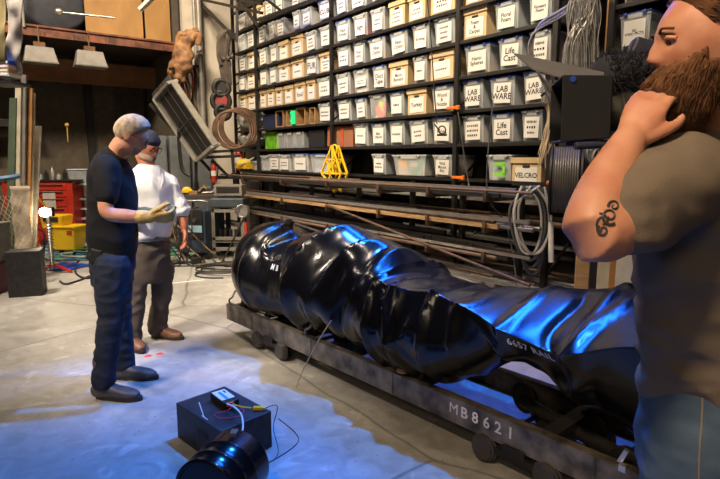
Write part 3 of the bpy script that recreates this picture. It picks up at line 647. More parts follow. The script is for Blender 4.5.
_b = TKM.node_tree.nodes['Principled BSDF']; _b.inputs['Base Color'].default_value = (.004, .004, .005, 1); _b.inputs['Roughness'].default_value = .27; _b.inputs['Specular IOR Level'].default_value = .45
_n = TKM.node_tree.nodes.new('ShaderNodeTexNoise'); _n.inputs['Scale'].default_value = 3.5; _n.inputs['Detail'].default_value = 6
_r = TKM.node_tree.nodes.new('ShaderNodeMapRange'); _r.inputs[3].default_value = .14; _r.inputs[4].default_value = .27
_t = TKM.node_tree.nodes.new('ShaderNodeTexCoord'); TKM.node_tree.links.new(_t.outputs['Object'], _n.inputs[0]); TKM.node_tree.links.new(_n.outputs[0], _r.inputs[0]); TKM.node_tree.links.new(_r.outputs[0], _b.inputs['Roughness'])
tank = thing('crushed_tank', 'glossy black crushed and buckled tank lying along the wagon frame', 'tank', A(1.9, .26, .2))
RS = tank_surface(); mb = MB(); mb.rings(RS)
shell = mb.build('tank_shell', TKM, tank, fix=True)
bvh = BVHTree.FromPolygons([tuple(p) for r in RS for p in r], [(i*len(RS[0])+j, i*len(RS[0])+(j+1) % len(RS[0]), (i+1)*len(RS[0])+(j+1) % len(RS[0]), (i+1)*len(RS[0])+j) for i in range(len(RS)-1) for j in range(len(RS[0]))])
mb = MB(); mb.cyl(A(.50, .30, .92), A(.50, .30, .985), .034); mb.cyl(A(.50, .30, .975), A(.50, .30, 1.0), .044); mb.box(A(.5, .3, 1.003), (.035, .035, .02), AM); mb.cyl(A(.5, .26, .975), A(.5, .215, .96), .012); mb.build('valve_dome', BLACKMETAL, tank)
def decal(txt, size, s0, z0, rot, name, spacing=1.1):
    vs, fs = text_geo(txt, size, spacing=spacing)
    me = bmesh.new(); bv = [me.verts.new(v) for v in vs]
    for f in fs:
        try: me.faces.new([bv[i] for i in f])
        except Exception: pass
    bmesh.ops.triangulate(me, faces=me.faces); bmesh.ops.subdivide_edges(me, edges=me.edges, cuts=1)
    cr, sr = math.cos(rot), math.sin(rot); out = []
    for v in me.verts:
        x = v.co.x*cr-v.co.y*sr; y = v.co.x*sr+v.co.y*cr
        o = A(s0+x, -1, z0+y); h = bvh.ray_cast(o, AN, 3); out.append((h[0] if h[0] else A(s0+x, 0, z0+y))-AN*.003)
    me.verts.index_update(); m2 = MB(); m2.add(out, [[v.index for v in f.verts] for f in me.faces]); me.free()
    m2.build(name, MC['white lettering'], tank)
decal('M B', .058, .775, .70, 0, 'lettering')
decal('6657 RAIL', .052, 2.92, .675, -.04, 'lettering')
# thin cord hanging from the tank to the floor
mb = MB(); mb.tube(spline([A(1.62, -.16, .52), A(1.50, -.17, .36), A(1.38, -.2, .15), A(1.32, -.22, .01)], 8), .0035, 6)
tag(mb.build('string', mat('pale cord', (.45, .36, .28), .7), origin=A(1.32, -.22, 0)), 'thin pale string hanging off the near side of the crushed tank down to the floor', 'cord')

# ================================================================== FOREGROUND BOX, BATTERY, DRUM
def obox(name, c1, c2, c3, hgt, z0=0):
    """box from three ground corners (near-left, near-right, far-left)"""
    a, b, c = V(c1), V(c2), V(c3); return a, b, c
pl = G(178, 431); pr = G(233, 479); pq = G(271, 451)
BOXM = mat('black painted wood', (.035, .035, .038), .5, c2=(.02, .02, .022), scale=20, spec=.4)
ang = math.atan2(-.70, .72); Rb = Matrix.Rotation(ang, 3, 'Z'); bx, by = Rb @ V((1, 0, 0)), Rb @ V((0, 1, 0)); BO = V((-.725, 2.69, 0))
root = thing('apple_box', 'black wooden box carrying the battery on the blue lit floor', 'box', BO)
mb = MB(); mb.box(BO+V((0, 0, .10)), (.445, .30, .20), Rb); mb.build('box_body', BOXM, root, bevel=.004)
mb = MB(); c = BO-by*.1515+V((0, 0, .125))+bx*.05; mb.box(c+bx*.0, (.10, .003, .028), Rb); mb.build('hand_slot', INK, root)
mb = MB()
for a_, b_ in (((-.14, -.06), (.04, -.132)), ((.01, -.128), (.07, -.13))): mb.bar(BO+bx*a_[0]+by*a_[1]+V((0, 0, .2005)), BO+bx*b_[0]+by*b_[1]+V((0, 0, .2005)), .004, .001)
mb.build('chalk_scratches', PAPER, root)
# battery / charger
o = BO+bx*-.03+by*.03+V((0, 0, .2005)); root = thing('battery', 'small black battery with a white and blue label on the black box', 'battery', o)
Rk = Matrix.Rotation(ang-.10, 3, 'Z'); kx, ky = Rk @ V((1, 0, 0)), Rk @ V((0, 1, 0))
mb = MB(); mb.box(o+V((0, 0, .02)), (.17, .085, .042), Rk); mb.box(o+kx*.07+V((0, 0, .022)), (.03, .06, .036), Rk); mb.build('battery_case', RUBBER, root, bevel=.003)
mb = MB(); mb.box(o+V((0, 0, .0422))-kx*.015, (.125, .075, .001), Rk); mb.mat(1); mb.box(o+V((0, 0, .0432))-kx*.005-ky*.005, (.10, .018, .001), Rk); mb.mat(2); mb.box(o-kx*.045+ky*.022+V((0, 0, .0432)), (.03, .010, .001), Rk); mb.build('label', [PAPER, mat('label blue', (.10, .35, .70), .5), INK], root)
mb = MB(); mb.box(o+kx*.086-ky*.01+V((0, 0, .03)), (.02, .04, .02), Rk); mb.build('terminal', mat('orange red', (.55, .09, .03), .5), root)
def wire(name, pts, r_, m, label, cat='wire', grp=None, n=8):
    mb = MB(); p = spline(pts, n); mb.tube(p, r_, 6); return tag(mb.build(name, m, origin=p[0]), label, cat, grp)
q = o+kx*.095
wire('red_wire', [q+V((0, 0, .03)), q+kx*.03-ky*.04+V((0, 0, .02)), q-ky*.10+V((0, 0, .006)), q+kx*.06-ky*.10+V((0, 0, .006)), q+kx*.10-ky*.02+V((0, 0, .006)), q+kx*.06+ky*.03+V((0, 0, .012)), q+V((0, 0, .03))], .0022, mat('magenta wire', (.6, .05, .15), .4), 'thin magenta wire loop on top of the black box')
wire('yellow_wire', [q+V((0, 0, .028)), q+kx*.04+ky*.03+V((0, 0, .02)), q+kx*.07+ky*.07+V((0, 0, .012))], .0035, YELLOW, 'short yellow wire between battery and yellow plug')
wire('teal_wire', [q+V((0, 0, .03)), q+kx*.04+V((0, 0, .02)), q+kx*.05+ky*.01+V((0, 0, .008))], .004, mat('teal wire', (.05, .45, .40), .4), 'short teal wire at the end of the battery')
mb = MB(); p = q+kx*.095+ky*.095+V((0, 0, .012)); Ry = Matrix.Rotation(ang+.8, 3, 'Z'); mb.box(p, (.05, .02, .018), Ry); mb.box(p+Ry @ V((.03, 0, 0)), (.02, .012, .012), Ry)
tag(mb.build('yellow_plug', YELLOW, origin=p, bevel=.003), 'yellow connector plug on the black box', 'plug')
wire('black_lead', [p+Ry @ V((.035, 0, 0)), p+Ry @ V((.10, .0, .01)), BO+bx*.25+by*.14+V((0, 0, .12)), BO+bx*.31+by*.12+V((0, 0, .006)), BO+bx*.34-by*.02+V((0, 0, .004)), BO+bx*.28+by*.28+V((0, 0, .004)), BO+bx*.0+by*.36+V((0, 0, .004))], .002, RUBBER, 'thin black lead running from the yellow plug to the floor')
# black drum lying by the box
d0 = V((-.585, 2.13, .152)); dax = V((.30, .95, 0)).normalized(); dlen = .27; DR = .15
root = thing('black_drum', 'glossy black ribbed drum lying in front of the black box', 'drum', (d0.x, d0.y, 0))
mb = MB(); prof = [(.01, .004), (DR-.02, .004), (DR-.018, 0), (DR-.004, 0), (DR, .004), (DR, .01)]
for k in (.07, .15): prof += [(DR, k), (DR+.002, k+.002), (DR+.002, k+.008), (DR, k+.01), (DR, k+.012)]
prof += [(DR, dlen-.012), (DR, dlen-.006), (DR-.004, dlen), (DR-.02, dlen), (.01, dlen)]
mb.lathe(prof, d0-dax*.13, dax, n=48); mb.build('drum_shell', TKM, root)
mb = MB(); mb.box(d0+dax*.10+V((0, 0, DR+.004)), (.03, .04, .012)); mb.build('latch', STEEL, root, bevel=.002)
wire('white_cable', [P(227, 404, 2.62), P(234, 407, 2.57), P(241, 414, 2.50), P(243, 424, 2.43), P(242, 434, 2.36), P(240, 440, 2.33)], .0045, WHITE, 'white cable arching from the battery to the drum')
wire('white_cable', [(-.78, 2.16, .006), (-.90, 2.25, .006), (-.98, 2.22, .006), (-1.05, 2.05, .006), (-1.2, 1.95, .006)], .005, WHITE, 'white cable on the floor leaving the drum to the left')

# ================================================================== PEOPLE
def remesh(parts_mb, voxel, smooth=3, disp=None, name='tmp'):
    me = parts_mb.mesh(name); bm = bmesh.new(); bm.from_mesh(me); bmesh.ops.recalc_face_normals(bm, faces=bm.faces); bm.to_mesh(me); bm.free()
    o = bpy.data.objects.new('tmp', me); col.objects.link(o)
    m = o.modifiers.new('r', 'REMESH'); m.mode = 'VOXEL'; m.voxel_size = voxel; m.adaptivity = 0
    if smooth: m2 = o.modifiers.new('s', 'SMOOTH'); m2.iterations = smooth; m2.factor = .5
    dg = bpy.context.evaluated_depsgraph_get(); r = bpy.data.meshes.new_from_object(o.evaluated_get(dg))
    bpy.data.objects.remove(o); bpy.data.meshes.remove(me)
    if disp:
        ns = [v.normal.copy() for v in r.vertices]
        for v, n in zip(r.vertices, ns): v.co += n*disp(v.co, n)
        r.update()
    r.polygons.foreach_set('use_smooth', [True]*len(r.polygons)); return r
def link_mesh(me, name, mats, parent):
    me.name = name; I = mtx(parent).inverted()
    me.transform(I); me.materials.clear()
    for m in (mats if isinstance(mats, (list, tuple)) else [mats]): me.materials.append(m)
    o = bpy.data.objects.new(name, me); col.objects.link(o); o.parent = parent; return o
def limb(mb, pts, rad, n=14, sub=5):
    pts = [V(p) for p in pts]; P3 = spline(pts, sub); R3 = spline([V((r, 0, 0)) for r in rad], sub)
    mb.tube(P3, [q.x for q in R3], n); mb.ball(P3[0], R3[0].x*.99, 12); mb.ball(P3[-1], R3[-1].x*.99, 12)
def oval(mb, secs, lat, n=24, sub=5, pw=2.3):
    """secs: (centre, half width along lat, half depth)"""
    C = spline([s[0] for s in secs], sub); Q = spline([V((s[1], s[2], 0)) for s in secs], sub); lat = V(lat).normalized(); rg = []
    for i, c in enumerate(C):
        d = (C[min(i+1, len(C)-1)]-C[max(i-1, 0)]).normalized(); f = d.cross(lat).normalized(); l2 = f.cross(d).normalized()
        rg.append([c+l2*Q[i].x*math.copysign(abs(math.cos(t))**(2/pw), math.cos(t))+f*Q[i].y*math.copysign(abs(math.sin(t))**(2/pw), math.sin(t)) for t in [2*math.pi*k/n for k in range(n)]])
    mb.rings(rg)
def gs(x, s): return math.exp(-(x/s)**2)
def head_point(u, v, beard=0):
    """u longitude (0 = face front), v latitude -pi/2..pi/2; unit: metres; x right, y forward, z up"""
    cx = math.cos(v); x = math.sin(u)*cx; y = math.cos(u)*cx; z = math.sin(v)
    fr = max(0, y)
    X = .076*x; Y = .097*y; Z = .118*z
    # skull: fuller behind and above, narrow jaw below
    if z < 0:
        k = -z; X *= 1-.28*k; 
        if y < 0: Y *= 1-.42*k; Y += 0
        else: Y *= 1+.02*k
    if y < 0 and z > -.2: Y *= 1.06
    a = abs(math.sin(u))*cx
    # forehead, brow, sockets, nose, lips, chin
    Y += fr*(.004*gs(z-.34, .2))
    Y += .005*gs(z-.14, .07)*gs(a-.22, .25)*(y > 0)
    Y -= .011*gs(z-.03, .10)*gs(a-.36, .15)*(y > 0)
    nz = -.20
    if y > 0:
        Y += .021*gs(z+.23, .085)*gs(a, .16) + .016*gs(z+.09, .10)*gs(a, .10) + .006*gs(z-.02, .08)*gs(a, .10)
        Y += .004*gs(z+.25, .05)*gs(a-.16, .08)
        Y += .008*gs(z+.42, .05)*gs(a, .28) + .007*gs(z+.53, .05)*gs(a, .24) - .003*gs(z+.475, .02)*gs(a, .3)
        Y += .012*gs(z+.82, .14)*gs(a, .35)
        X += math.copysign(.003, x)*gs(z+.16, .12)*gs(a-.62, .2) if abs(x) > .05 else 0
    return V((X, Y, Z))
def frame3(fwd, roll=0):
    f = V(fwd).normalized(); r = f.cross(V((0, 0, 1))).normalized(); u = r.cross(f)
    if roll: 
        q = Matrix.Rotation(roll, 3, f); r = q @ r; u = q @ u
    return Matrix((r, f, u)).transposed()
def head_geo(mb, c, R, sc=1, nu=72, nv=54):
    rg = []
    for i in range(nv+1):
        v = -math.pi/2+math.pi*i/nv; v = max(min(v, math.pi/2-.01), -math.pi/2+.01)
        rg.append([c+R @ (head_point(2*math.pi*k/nu, v)*sc) for k in range(nu)])
    mb.rings(rg)
    for s in (-1, 1): # ears
        e = c+R @ (V((s*.076, -.008, -.008))*sc)
        mb.ball(e, (.009*sc, .019*sc, .032*sc), 14, R @ Matrix.Rotation(s*-.35, 3, 'Z')); mb.torus(e+R @ V((s*.006, -.002, .002))*sc, R @ V((1, s*.35, 0)), .017*sc, .0045*sc, 18, 6)
def hair_shell(c, R, sc, inside, thick, name, m, parent, rough=.006, nf=60, nu=120, nv=90, seed=0, strand=None):
    """shell following the skull over the region where inside(x, y, z) holds (unit directions)"""
    idx = {}; vs = []; fs = []
    def pt(i, k):
        if (i, k % nu) in idx: return idx[(i, k % nu)]
        v = -math.pi/2+math.pi*i/nv; v = max(min(v, math.pi/2-.01), -math.pi/2+.01); u = 2*math.pi*k/nu
        d = V((math.sin(u)*math.cos(v), math.cos(u)*math.cos(v), math.sin(v))); p = head_point(u, v); t = inside(d)
        nn = noise.noise(d*nf*.25+V((seed, 0, 0)))*.6+noise.noise(V((d.x*nf, d.y*nf, d.z*nf*.4)))*.5
        q = p+d*(max(min(t, 1), -.5)*thick(d)+(rough*nn if t > 0 else 0)); vs.append(c+R @ (q*sc)); idx[(i, k % nu)] = len(vs)-1; return len(vs)-1
    for i in range(nv):
        for k in range(nu):
            v = -math.pi/2+math.pi*(i+.5)/nv; u = 2*math.pi*(k+.5)/nu
            d = V((math.sin(u)*math.cos(v), math.cos(u)*math.cos(v), math.sin(v)))
            if inside(d) > -.12: fs.append((pt(i, k), pt(i, k+1), pt(i+1, k+1), pt(i+1, k)))
    mb = MB(); mb.add(vs, fs, True)
    if strand:   # short tapering locks
        n, ln, rr, flow = strand; rs = random.Random(seed+5); made = 0; tries = 0
        while made < n and tries < n*30:
            tries += 1; v = math.asin(rs.uniform(-1, 1)); u = rs.uniform(0, 2*math.pi); d = V((math.sin(u)*math.cos(v), math.cos(u)*math.cos(v), math.sin(v))); t = inside(d)
            if t < .1: continue
            p = head_point(u, v)+d*(min(t, 1)*thick(d)*.8); fl = flow(d).normalized(); L = ln*rs.uniform(.6, 1.2)
            sd = V((rs.uniform(-1, 1), rs.uniform(-1, 1), rs.uniform(-1, 1)))*.25
            a = p; b = p+(d*.45+fl+sd).normalized()*L*.5; e = b+(d*.15+fl+sd).normalized()*L*.5
            mb.tube([c+R @ (x*sc) for x in (a, b, e)], [rr, rr*.8, rr*.1], 4, cap=False); made += 1
    return mb.build(name, m, parent)
def hand(mb, wrist, d, palmn, size=1.0, curl=.5, spread=.12, thumb_side=1):
    """d direction of the fingers, palmn the palm normal (fingers curl towards it)"""
    d = V(d).normalized(); n = V(palmn); n = (n-d*n.dot(d)).normalized(); x = d.cross(n)*thumb_side; w0 = V(wrist)
    k = size
    oval(mb, [(w0, .027*k, .020*k), (w0+d*.03*k, .034*k, .016*k), (w0+d*.065*k, .041*k, .014*k), (w0+d*.092*k, .040*k, .012*k)], x, n=16, sub=4)
    for i, (off, ln) in enumerate(((.030, .075), (.010, .083), (-.010, .078), (-.029, .062))):
        b = w0+d*.085*k+x*off*k; dd = (d+x*off*spread*10*.3).normalized(); pts = [b-dd*.02*k, b]; cu = 0; q = b
        for sgm in (.42, .32, .26):
            cu += curl*(.75 if sgm > .4 else 1.0); dr = (dd*math.cos(cu)+n*math.sin(cu)); q = q+dr*ln*sgm*k; pts.append(q)
        limb(mb, pts, [.010*k, .0098*k, .009*k, .0082*k, .0068*k], 10, 3)
    b = w0+d*.025*k+x*.026*k+n*.006*k
    t1 = b+(d*.7+x*.65+n*.25).normalized()*.038*k; t2 = t1+(d*.85+x*.25+n*(.2+curl*.5)).normalized()*.032*k; t3 = t2+(d*.9-x*.05+n*(.1+curl*.7)).normalized()*.026*k
    limb(mb, [b-d*.01*k, t1, t2, t3], [.014*k, .0125*k, .0105*k, .008*k], 10, 3)
def folds(amp, f, seed=0, zs=1.0, fine=.3):
    def fn(p, n):
        q = V((p.x*f, p.y*f, p.z*f*zs))+V((seed, 0, 0)); a = noise.noise(q+V((0, 0, 0))); b_ = noise.noise(q*2.3+V((5, 5, 5)))
        return amp*((1-abs(a)*2.6)*.8+fine*b_)
    return fn
SKIN = mat('skin', (.60, .30, .19), .5, c2=(.52, .22, .13), scale=18, bump=.03, bscale=160); SKINW = mat('ruddy skin', (.52, .20, .11), .5, c2=(.46, .15, .08), scale=14, bump=.03, bscale=160)
for m_ in (SKIN, SKINW):
    b_ = m_.node_tree.nodes['Principled BSDF']; b_.inputs['Subsurface Weight'].default_value = .12; b_.inputs['Subsurface Radius'].default_value = (.02, .008, .004); b_.inputs['Subsurface Scale'].default_value = .4
def cloth(name, c, c2=None, sc=6, bump=.25, bs=420, rough=.85):
    m = mat(name, c, rough, c2=c2, scale=sc, bump=bump, bscale=bs, spec=.25); return m
JEANS = cloth('dark blue jeans', (.026, .032, .050), (.015, .019, .032), 9); JEANSL = cloth('worn blue jeans', (.085, .135, .20), (.05, .085, .14), 7)
TEEB = cloth('black cotton', (.011, .011, .012), (.008, .008, .009)); TEEO = cloth('brown grey cotton', (.175, .14, .108), (.135, .108, .084)); SHIRTW = cloth('white cotton shirt', (.80, .80, .80), (.74, .74, .75))
TROUS = cloth('grey brown trousers', (.115, .092, .075), (.085, .068, .055)); BOOT = mat('brown leather', (.22, .10, .05), .45, c2=(.12, .055, .03), scale=10); BOOTD = mat('dark boot leather', (.055, .048, .045), .5, c2=(.10, .08, .07), scale=10)
SOLE = mat('rubber sole', (.03, .025, .02), .7); GLOVE = mat('tan work glove', (.62, .40, .12), .8, c2=(.48, .30, .09), scale=14, bump=.3, bscale=90)
HAIRG = mat('grey blond hair', (.40, .31, .20), .85, c2=(.20, .14, .09), scale=30, stretch=(1, 1, .3)); HAIRB = mat('brown hair', (.20, .095, .045), .85, c2=(.07, .035, .02), scale=30, spec=.15); BEARDG = mat('grey beard', (.40, .29, .22), .85, c2=(.26, .15, .10), scale=30)
NAVY = mat('dark navy felt', (.02, .03, .06), .85)
def boot(p, ang_, m, parent, name='boot', L=.30, shaft=.13):
    """p = heel-centre on the floor under the ankle, ang_ = heading"""
    R = Matrix.Rotation(ang_, 3, 'Z'); f = R @ V((1, 0, 0)); l = R @ V((0, 1, 0)); p = V((p[0], p[1], 0)); z = V((0, 0, 1))
    mb = MB(); b0 = p-f*.06
    secs = [(b0-f*.02+z*.045, .028, .030), (b0+z*.05, .040, .042), (b0+f*.07+z*.058, .044, .052), (b0+f*.14+z*.050, .047, .040), (b0+f*.21+z*.042, .050, .034), (b0+f*(L-.05)+z*.038, .043, .028), (b0+f*(L-.015)+z*.034, .022, .018)]
    oval(mb, secs, l, n=18, sub=4)
    limb(mb, [p-f*.005+z*.06, p-f*.005+z*.12, p-f*.012+z*(.12+shaft)], [.046, .046, .052], 16, 3)
    o = link_mesh(remesh(mb, .007, 2), name, m, parent)
    mb = MB(); out = []
    for k in range(26):
        t = 2*math.pi*k/26; wx = math.cos(t); wy = math.sin(t); out.append((L/2-.06+wx*(L/2+.005), wy*(.046+.006*math.cos(t)-.008*(abs(wx+.1) < .4))))
    mb.rings([[p+f*x*1.0+l*y+z*h for x, y in out] for h in (.001, .028)], smooth=False); mb.build('sole', SOLE, o)
    return o
def glasses(c, R, sc, parent):
    mb = MB()
    for s in (-1, 1):
        e = c+R @ (V((s*.031, .098, .004))*sc); mb.torus(e, R @ V((0, 1, 0)), .020*sc, .0022*sc, 20, 6)
        mb.tube([e+R @ V((s*.02, 0, .006))*sc, c+R @ (V((s*.077, .075, .012))*sc), c+R @ (V((s*.082, -.010, .010))*sc), c+R @ (V((s*.080, -.026, -.006))*sc)], .0020*sc, 6)
    mb.tube([c+R @ (V((-.012, .103, .008))*sc), c+R @ (V((.012, .103, .008))*sc)], .002*sc, 6)
    mb.build('glasses', RUBBER, parent)
def eyes(c, R, sc, parent):
    for s in (-1, 1):
        mb = MB(); mb.ball(c+R @ (V((s*.031, .0745, .002))*sc), .0105*sc, 14); mb.mat(1); mb.ball(c+R @ (V((s*.031, .0810, .000))*sc), .0050*sc, 10)
        mb.build('eye', [mat('eye white', (.7, .66, .62), .3), INK], parent)
        mb = MB(); mb.tube(spline([c+R @ (V((s*.018, .086, .006))*sc), c+R @ (V((s*.031, .0885, .0105))*sc), c+R @ (V((s*.046, .078, .005))*sc)], 4), [.0042*sc]*9, 8); mb.build('eyelid', SKINW if sc == 1.02 else SKIN, parent)
    for s in (-1, 1):
        mb = MB(); mb.tube(spline([c+R @ (V((s*.012, .097, .022))*sc), c+R @ (V((s*.03, .098, .027))*sc), c+R @ (V((s*.05, .085, .022))*sc)], 4), [.0025*sc]*9, 6); mb.build('eyebrow', HAIRB, parent)

# ---------------- man in the black T-shirt
p1 = thing('person', 'person with fair hair and glasses in black T-shirt, dark jeans and tan gloves, looking down', 'person', (-1.58, 3.40, 0))
Fd = V((1, .10, 0)).normalized(); Lt = V((-.10, 1, 0)).normalized()   # forward, lateral (away from the camera)
hc = P(131, 136, 3.42); HR = frame3((.80, .22, -.42), 0)
pel = P(113, 262, 3.42); che = P(113, 195, 3.42); nek = P(117, 156, 3.42)
b = MB()
oval(b, [(pel-V((0, 0, .08)), .12, .09), (pel, .155, .115), (P(113, 232, 3.42), .13, .095), (che, .14, .10), (P(112, 172, 3.42), .15, .085), (P(114, 160, 3.42), .09, .055)], Lt)
limb(b, [P(115, 166, 3.42), nek+V((0, 0, .02)), hc+HR @ V((0, -.03, -.07))], [.065, .058, .056], 16)
head_geo(b, hc, HR, 1.0)
sr = P(107, 170, 3.25); er = P(107, 212, 3.17); wr = P(148, 217, 3.22)
sl = P(113, 170, 3.59); el = P(122, 212, 3.64); wl = P(150, 214, 3.44)
limb(b, [sr, (sr+er)/2, er, er*.5+wr*.5+V((0, 0, -.01)), wr], [.056, .050, .042, .042, .029])
limb(b, [sl, (sl+el)/2, el, el*.5+wl*.5, wl], [.056, .050, .042, .042, .029])
hand(b, wr, (1, .25, -.05), (0, .8, .6), .9, .75, .02, thumb_side=1); hand(b, wl, (1, -.35, -.05), (.0, -.7, .7), .9, .7, .02, thumb_side=-1)
hr_, kr, ar = P(112, 262, 3.33), P(111, 318, 3.28), P(104, 376, 3.22); hl_, kl, al = P(114, 262, 3.52), P(119, 316, 3.55), P(124, 362, 3.55)
for h_, k_, a_ in ((hr_, kr, ar), (hl_, kl, al)): limb(b, [h_, (h_+k_)/2, k_, (k_+a_)/2, a_, V((a_.x, a_.y, .05))], [.088, .078, .056, .056, .040, .038])
link_mesh(remesh(b, .0075, 1), 'body', SKIN, p1)
b = MB()
oval(b, [(P(114, 254, 3.42), .155, .135), (P(113, 236, 3.42), .162, .145), (P(113, 215, 3.42), .162, .142), (che, .175, .138), (P(111, 176, 3.42), .19, .125), (P(112, 164, 3.42), .165, .10), (P(115, 157, 3.42), .11, .078), (P(118, 153, 3.42), .072, .066)], Lt, n=32)
for s_, e_ in ((sr, er), (sl, el)): limb(b, [s_+(s_-e_)*.06, s_*.7+e_*.3, s_*.38+e_*.62], [.078, .074, .070], 18)
link_mesh(remesh(b, .009, 3, folds(.006, 7, 3)), 't_shirt', TEEB, p1)
b = MB()
oval(b, [(P(113, 245, 3.42), .150, .120), (P(113, 262, 3.42), .165, .130), (P(113, 282, 3.42), .165, .115)], Lt, n=28)
for h_, k_, a_ in ((hr_, kr, ar), (hl_, kl, al)): limb(b, [h_-V((0, 0, .02)), (h_*.5+k_*.5), k_, (k_+a_)/2, a_, a_*.6+V((a_.x, a_.y, .08))*.4], [.112, .098, .080, .074, .070, .074], 18)
jn = link_mesh(remesh(b, .009, 2, folds(.006, 9, 8, 1.8)), 'jeans', JEANS, p1)
ft = G(104, 396); boot((ar.x-.0, 3.22), -.12, BOOTD, p1); boot((al.x-.0, 3.53), -.03, BOOTD, p1)
hair_in = lambda d: min((d.z+.10+.55*min(0, d.y+.15)*-1*0) - (.62 if d.y > .45 else 0)*max(0, (d.y-.45)*1.4) - (.35 if d.y > .0 and d.z < .25 else 0), 1) if not (abs(d.x) > .72 and d.z < .12 and d.y > -.15) else -1
def hair1(d):
    lim = -.36 if d.y < -.25 else (-.36+(d.y+.25)*1.1 if d.y < .25 else .19+(d.y-.25)*.95)
    return (d.z-lim)*5
hair_shell(hc, HR, 1.0, hair1, lambda d: .008+.014*max(0, d.z)+.012*max(0, d.y)*max(0, d.z), 'hair', HAIRG, p1, rough=.004, nf=110, seed=2, strand=(1600, .03, .0014, lambda d: V((d.x*.3, .25-d.y, .25-d.z*.6))))
hair_shell(hc, HR, 1.0, lambda d: (.22-abs(d.z+.66))*4 if d.y > .45 else -1, lambda d: .006, 'beard', BEARDG, p1, rough=.003, seed=9)
glasses(hc, HR, 1.0, p1); eyes(hc, HR, 1.0, p1)
for wq, dd, nn, ts in ((wr, V((1, .25, -.05)), (0, .8, .6), 1), (wl, V((1, -.35, -.05)), (.0, -.7, .7), -1)):
    b = MB(); hand(b, wq+dd*.010, dd, nn, 1.12, .75, .02, thumb_side=ts); d0_ = dd.normalized(); limb(b, [wq-d0_*.045, wq+d0_*.02], [.044, .036], 16)
    link_mesh(remesh(b, .005, 1, folds(.002, 30, 1)), 'glove', GLOVE, p1)
b = MB(); c = P(97, 256, 3.28); b.box(c, (.07, .05, .09), Matrix.Rotation(.2, 3, 'Y')); b.box(c+V((-.04, 0, -.01)), (.05, .03, .04), Matrix.Rotation(.6, 3, 'Y')); b.build('tool_pouch', RUBBER, p1, bevel=.008)
# small dark part held between the gloves
b = MB(); c = P(171, 213, 3.34); b.box(c, (.05, .03, .03), Matrix.Rotation(.5, 3, 'Y')); b.cyl(c, c+V((.03, 0, .04)), .01, n=10)
tag(b.build('metal_fitting', RACK, origin=c, bevel=.004), 'small dark fitting held in the tan gloves', 'tool')

# ---------------- man in the white shirt
p2 = thing('person', 'person in dark cap, glasses and untucked-sleeve white shirt standing behind the one in black', 'person', (-1.68, 4.3, 0))
F2 = V((.80, -.60, 0)).normalized(); L2 = V((.60, .80, 0)).normalized()
hc2 = P(147, 147, 4.28); HR2 = frame3((.80, -.42, -.34))
def Q(px, py, dl=0): return P(px, py, 4.30)+L2*dl
b = MB()
oval(b, [(Q(149, 268), .12, .09), (Q(149, 255), .15, .11), (Q(150, 232), .13, .10), (Q(151, 200), .14, .105), (Q(150, 182), .15, .085), (Q(149, 172), .08, .055)], L2)
limb(b, [Q(149, 178), Q(149, 170), hc2+HR2 @ V((0, -.03, -.07))], [.07, .062, .060], 16)
head_geo(b, hc2, HR2, 1.02)
s2, e2, w2 = Q(158, 186, .10), Q(168, 212, .13), Q(172, 232, .12); s2r, e2r, w2r = Q(141, 184, -.14), Q(137, 214, -.20), Q(150, 218, -.22)
limb(b, [s2, (s2+e2)/2, e2, (e2+w2)/2, w2], [.058, .05, .042, .040, .028]); limb(b, [s2r, (s2r+e2r)/2, e2r, (e2r+w2r)/2, w2r], [.058, .05, .042, .040, .028])
hand(b, w2, (.02, -.1, -1), (-.8, -.6, 0), 1.0, .35, thumb_side=-1); hand(b, w2r, (.9, -.3, .1), (0, .3, -.9), 1.0, .3)
h2l, k2l, a2l = Q(152, 268, .09), Q(157, 300, .09), Q(158, 326, .07); h2r, k2r, a2r = Q(146, 268, -.09), Q(142, 304, -.10), Q(133, 338, -.12)
a2l = V((P(158, 326, 4.40).x, 4.40, .13)); a2r = V((P(132, 338, 4.18).x, 4.18, .13)); k2l = (h2l+a2l)/2+F2*.03; k2r = (h2r+a2r)/2+F2*.03
for h_, k_, a_ in ((h2l, k2l, a2l), (h2r, k2r, a2r)): limb(b, [h_, (h_+k_)/2, k_, (k_+a_)/2, a_, V((a_.x, a_.y, .05))], [.09, .078, .058, .056, .042, .038])
link_mesh(remesh(b, .0085, 1), 'body', SKINW, p2)
b = MB()
oval(b, [(Q(149, 238), .150, .125), (Q(149, 233), .168, .142), (Q(150, 215), .178, .150), (Q(151, 195), .185, .140), (Q(150, 183), .195, .12), (Q(149, 175), .155, .095), (Q(149, 169), .10, .078), (Q(149, 165), .074, .068)], L2, n=32)
limb(b, [s2+V((0, 0, .02)), (s2+e2)/2, e2], [.066, .062, .058], 18); limb(b, [s2r+V((0, 0, .02)), (s2r+e2r)/2, e2r], [.075, .068, .064], 18); b.torus(e2, (e2-s2), .052, .018, 20, 8)
sh = link_mesh(remesh(b, .009, 2, folds(.013, 7, 21, .8, .5)), 'shirt', SHIRTW, p2)
b = MB(); b.tube(spline([Q(150, 171)+F2*.06-L2*.04, Q(151, 180)+F2*.115-L2*.015, Q(151.5, 186)+F2*.13], 6), .004, 6); b.tube(spline([Q(150, 171)+F2*.06+L2*.06, Q(151.5, 179)+F2*.11+L2*.03, Q(151.5, 186)+F2*.13], 6), .007, 6); b.build('collar', SHIRTW, sh)
b = MB()
oval(b, [(Q(149, 231), .145, .118), (Q(149, 240), .158, .130), (Q(149, 258), .172, .135), (Q(149, 280), .165, .12)], L2, n=28)
for h_, k_, a_ in ((h2l, k2l, a2l), (h2r, k2r, a2r)): limb(b, [h_, (h_+k_)/2, k_, (k_+a_)/2, a_, a_-V((0, 0, .05))], [.098, .088, .076, .074, .076, .082], 18)
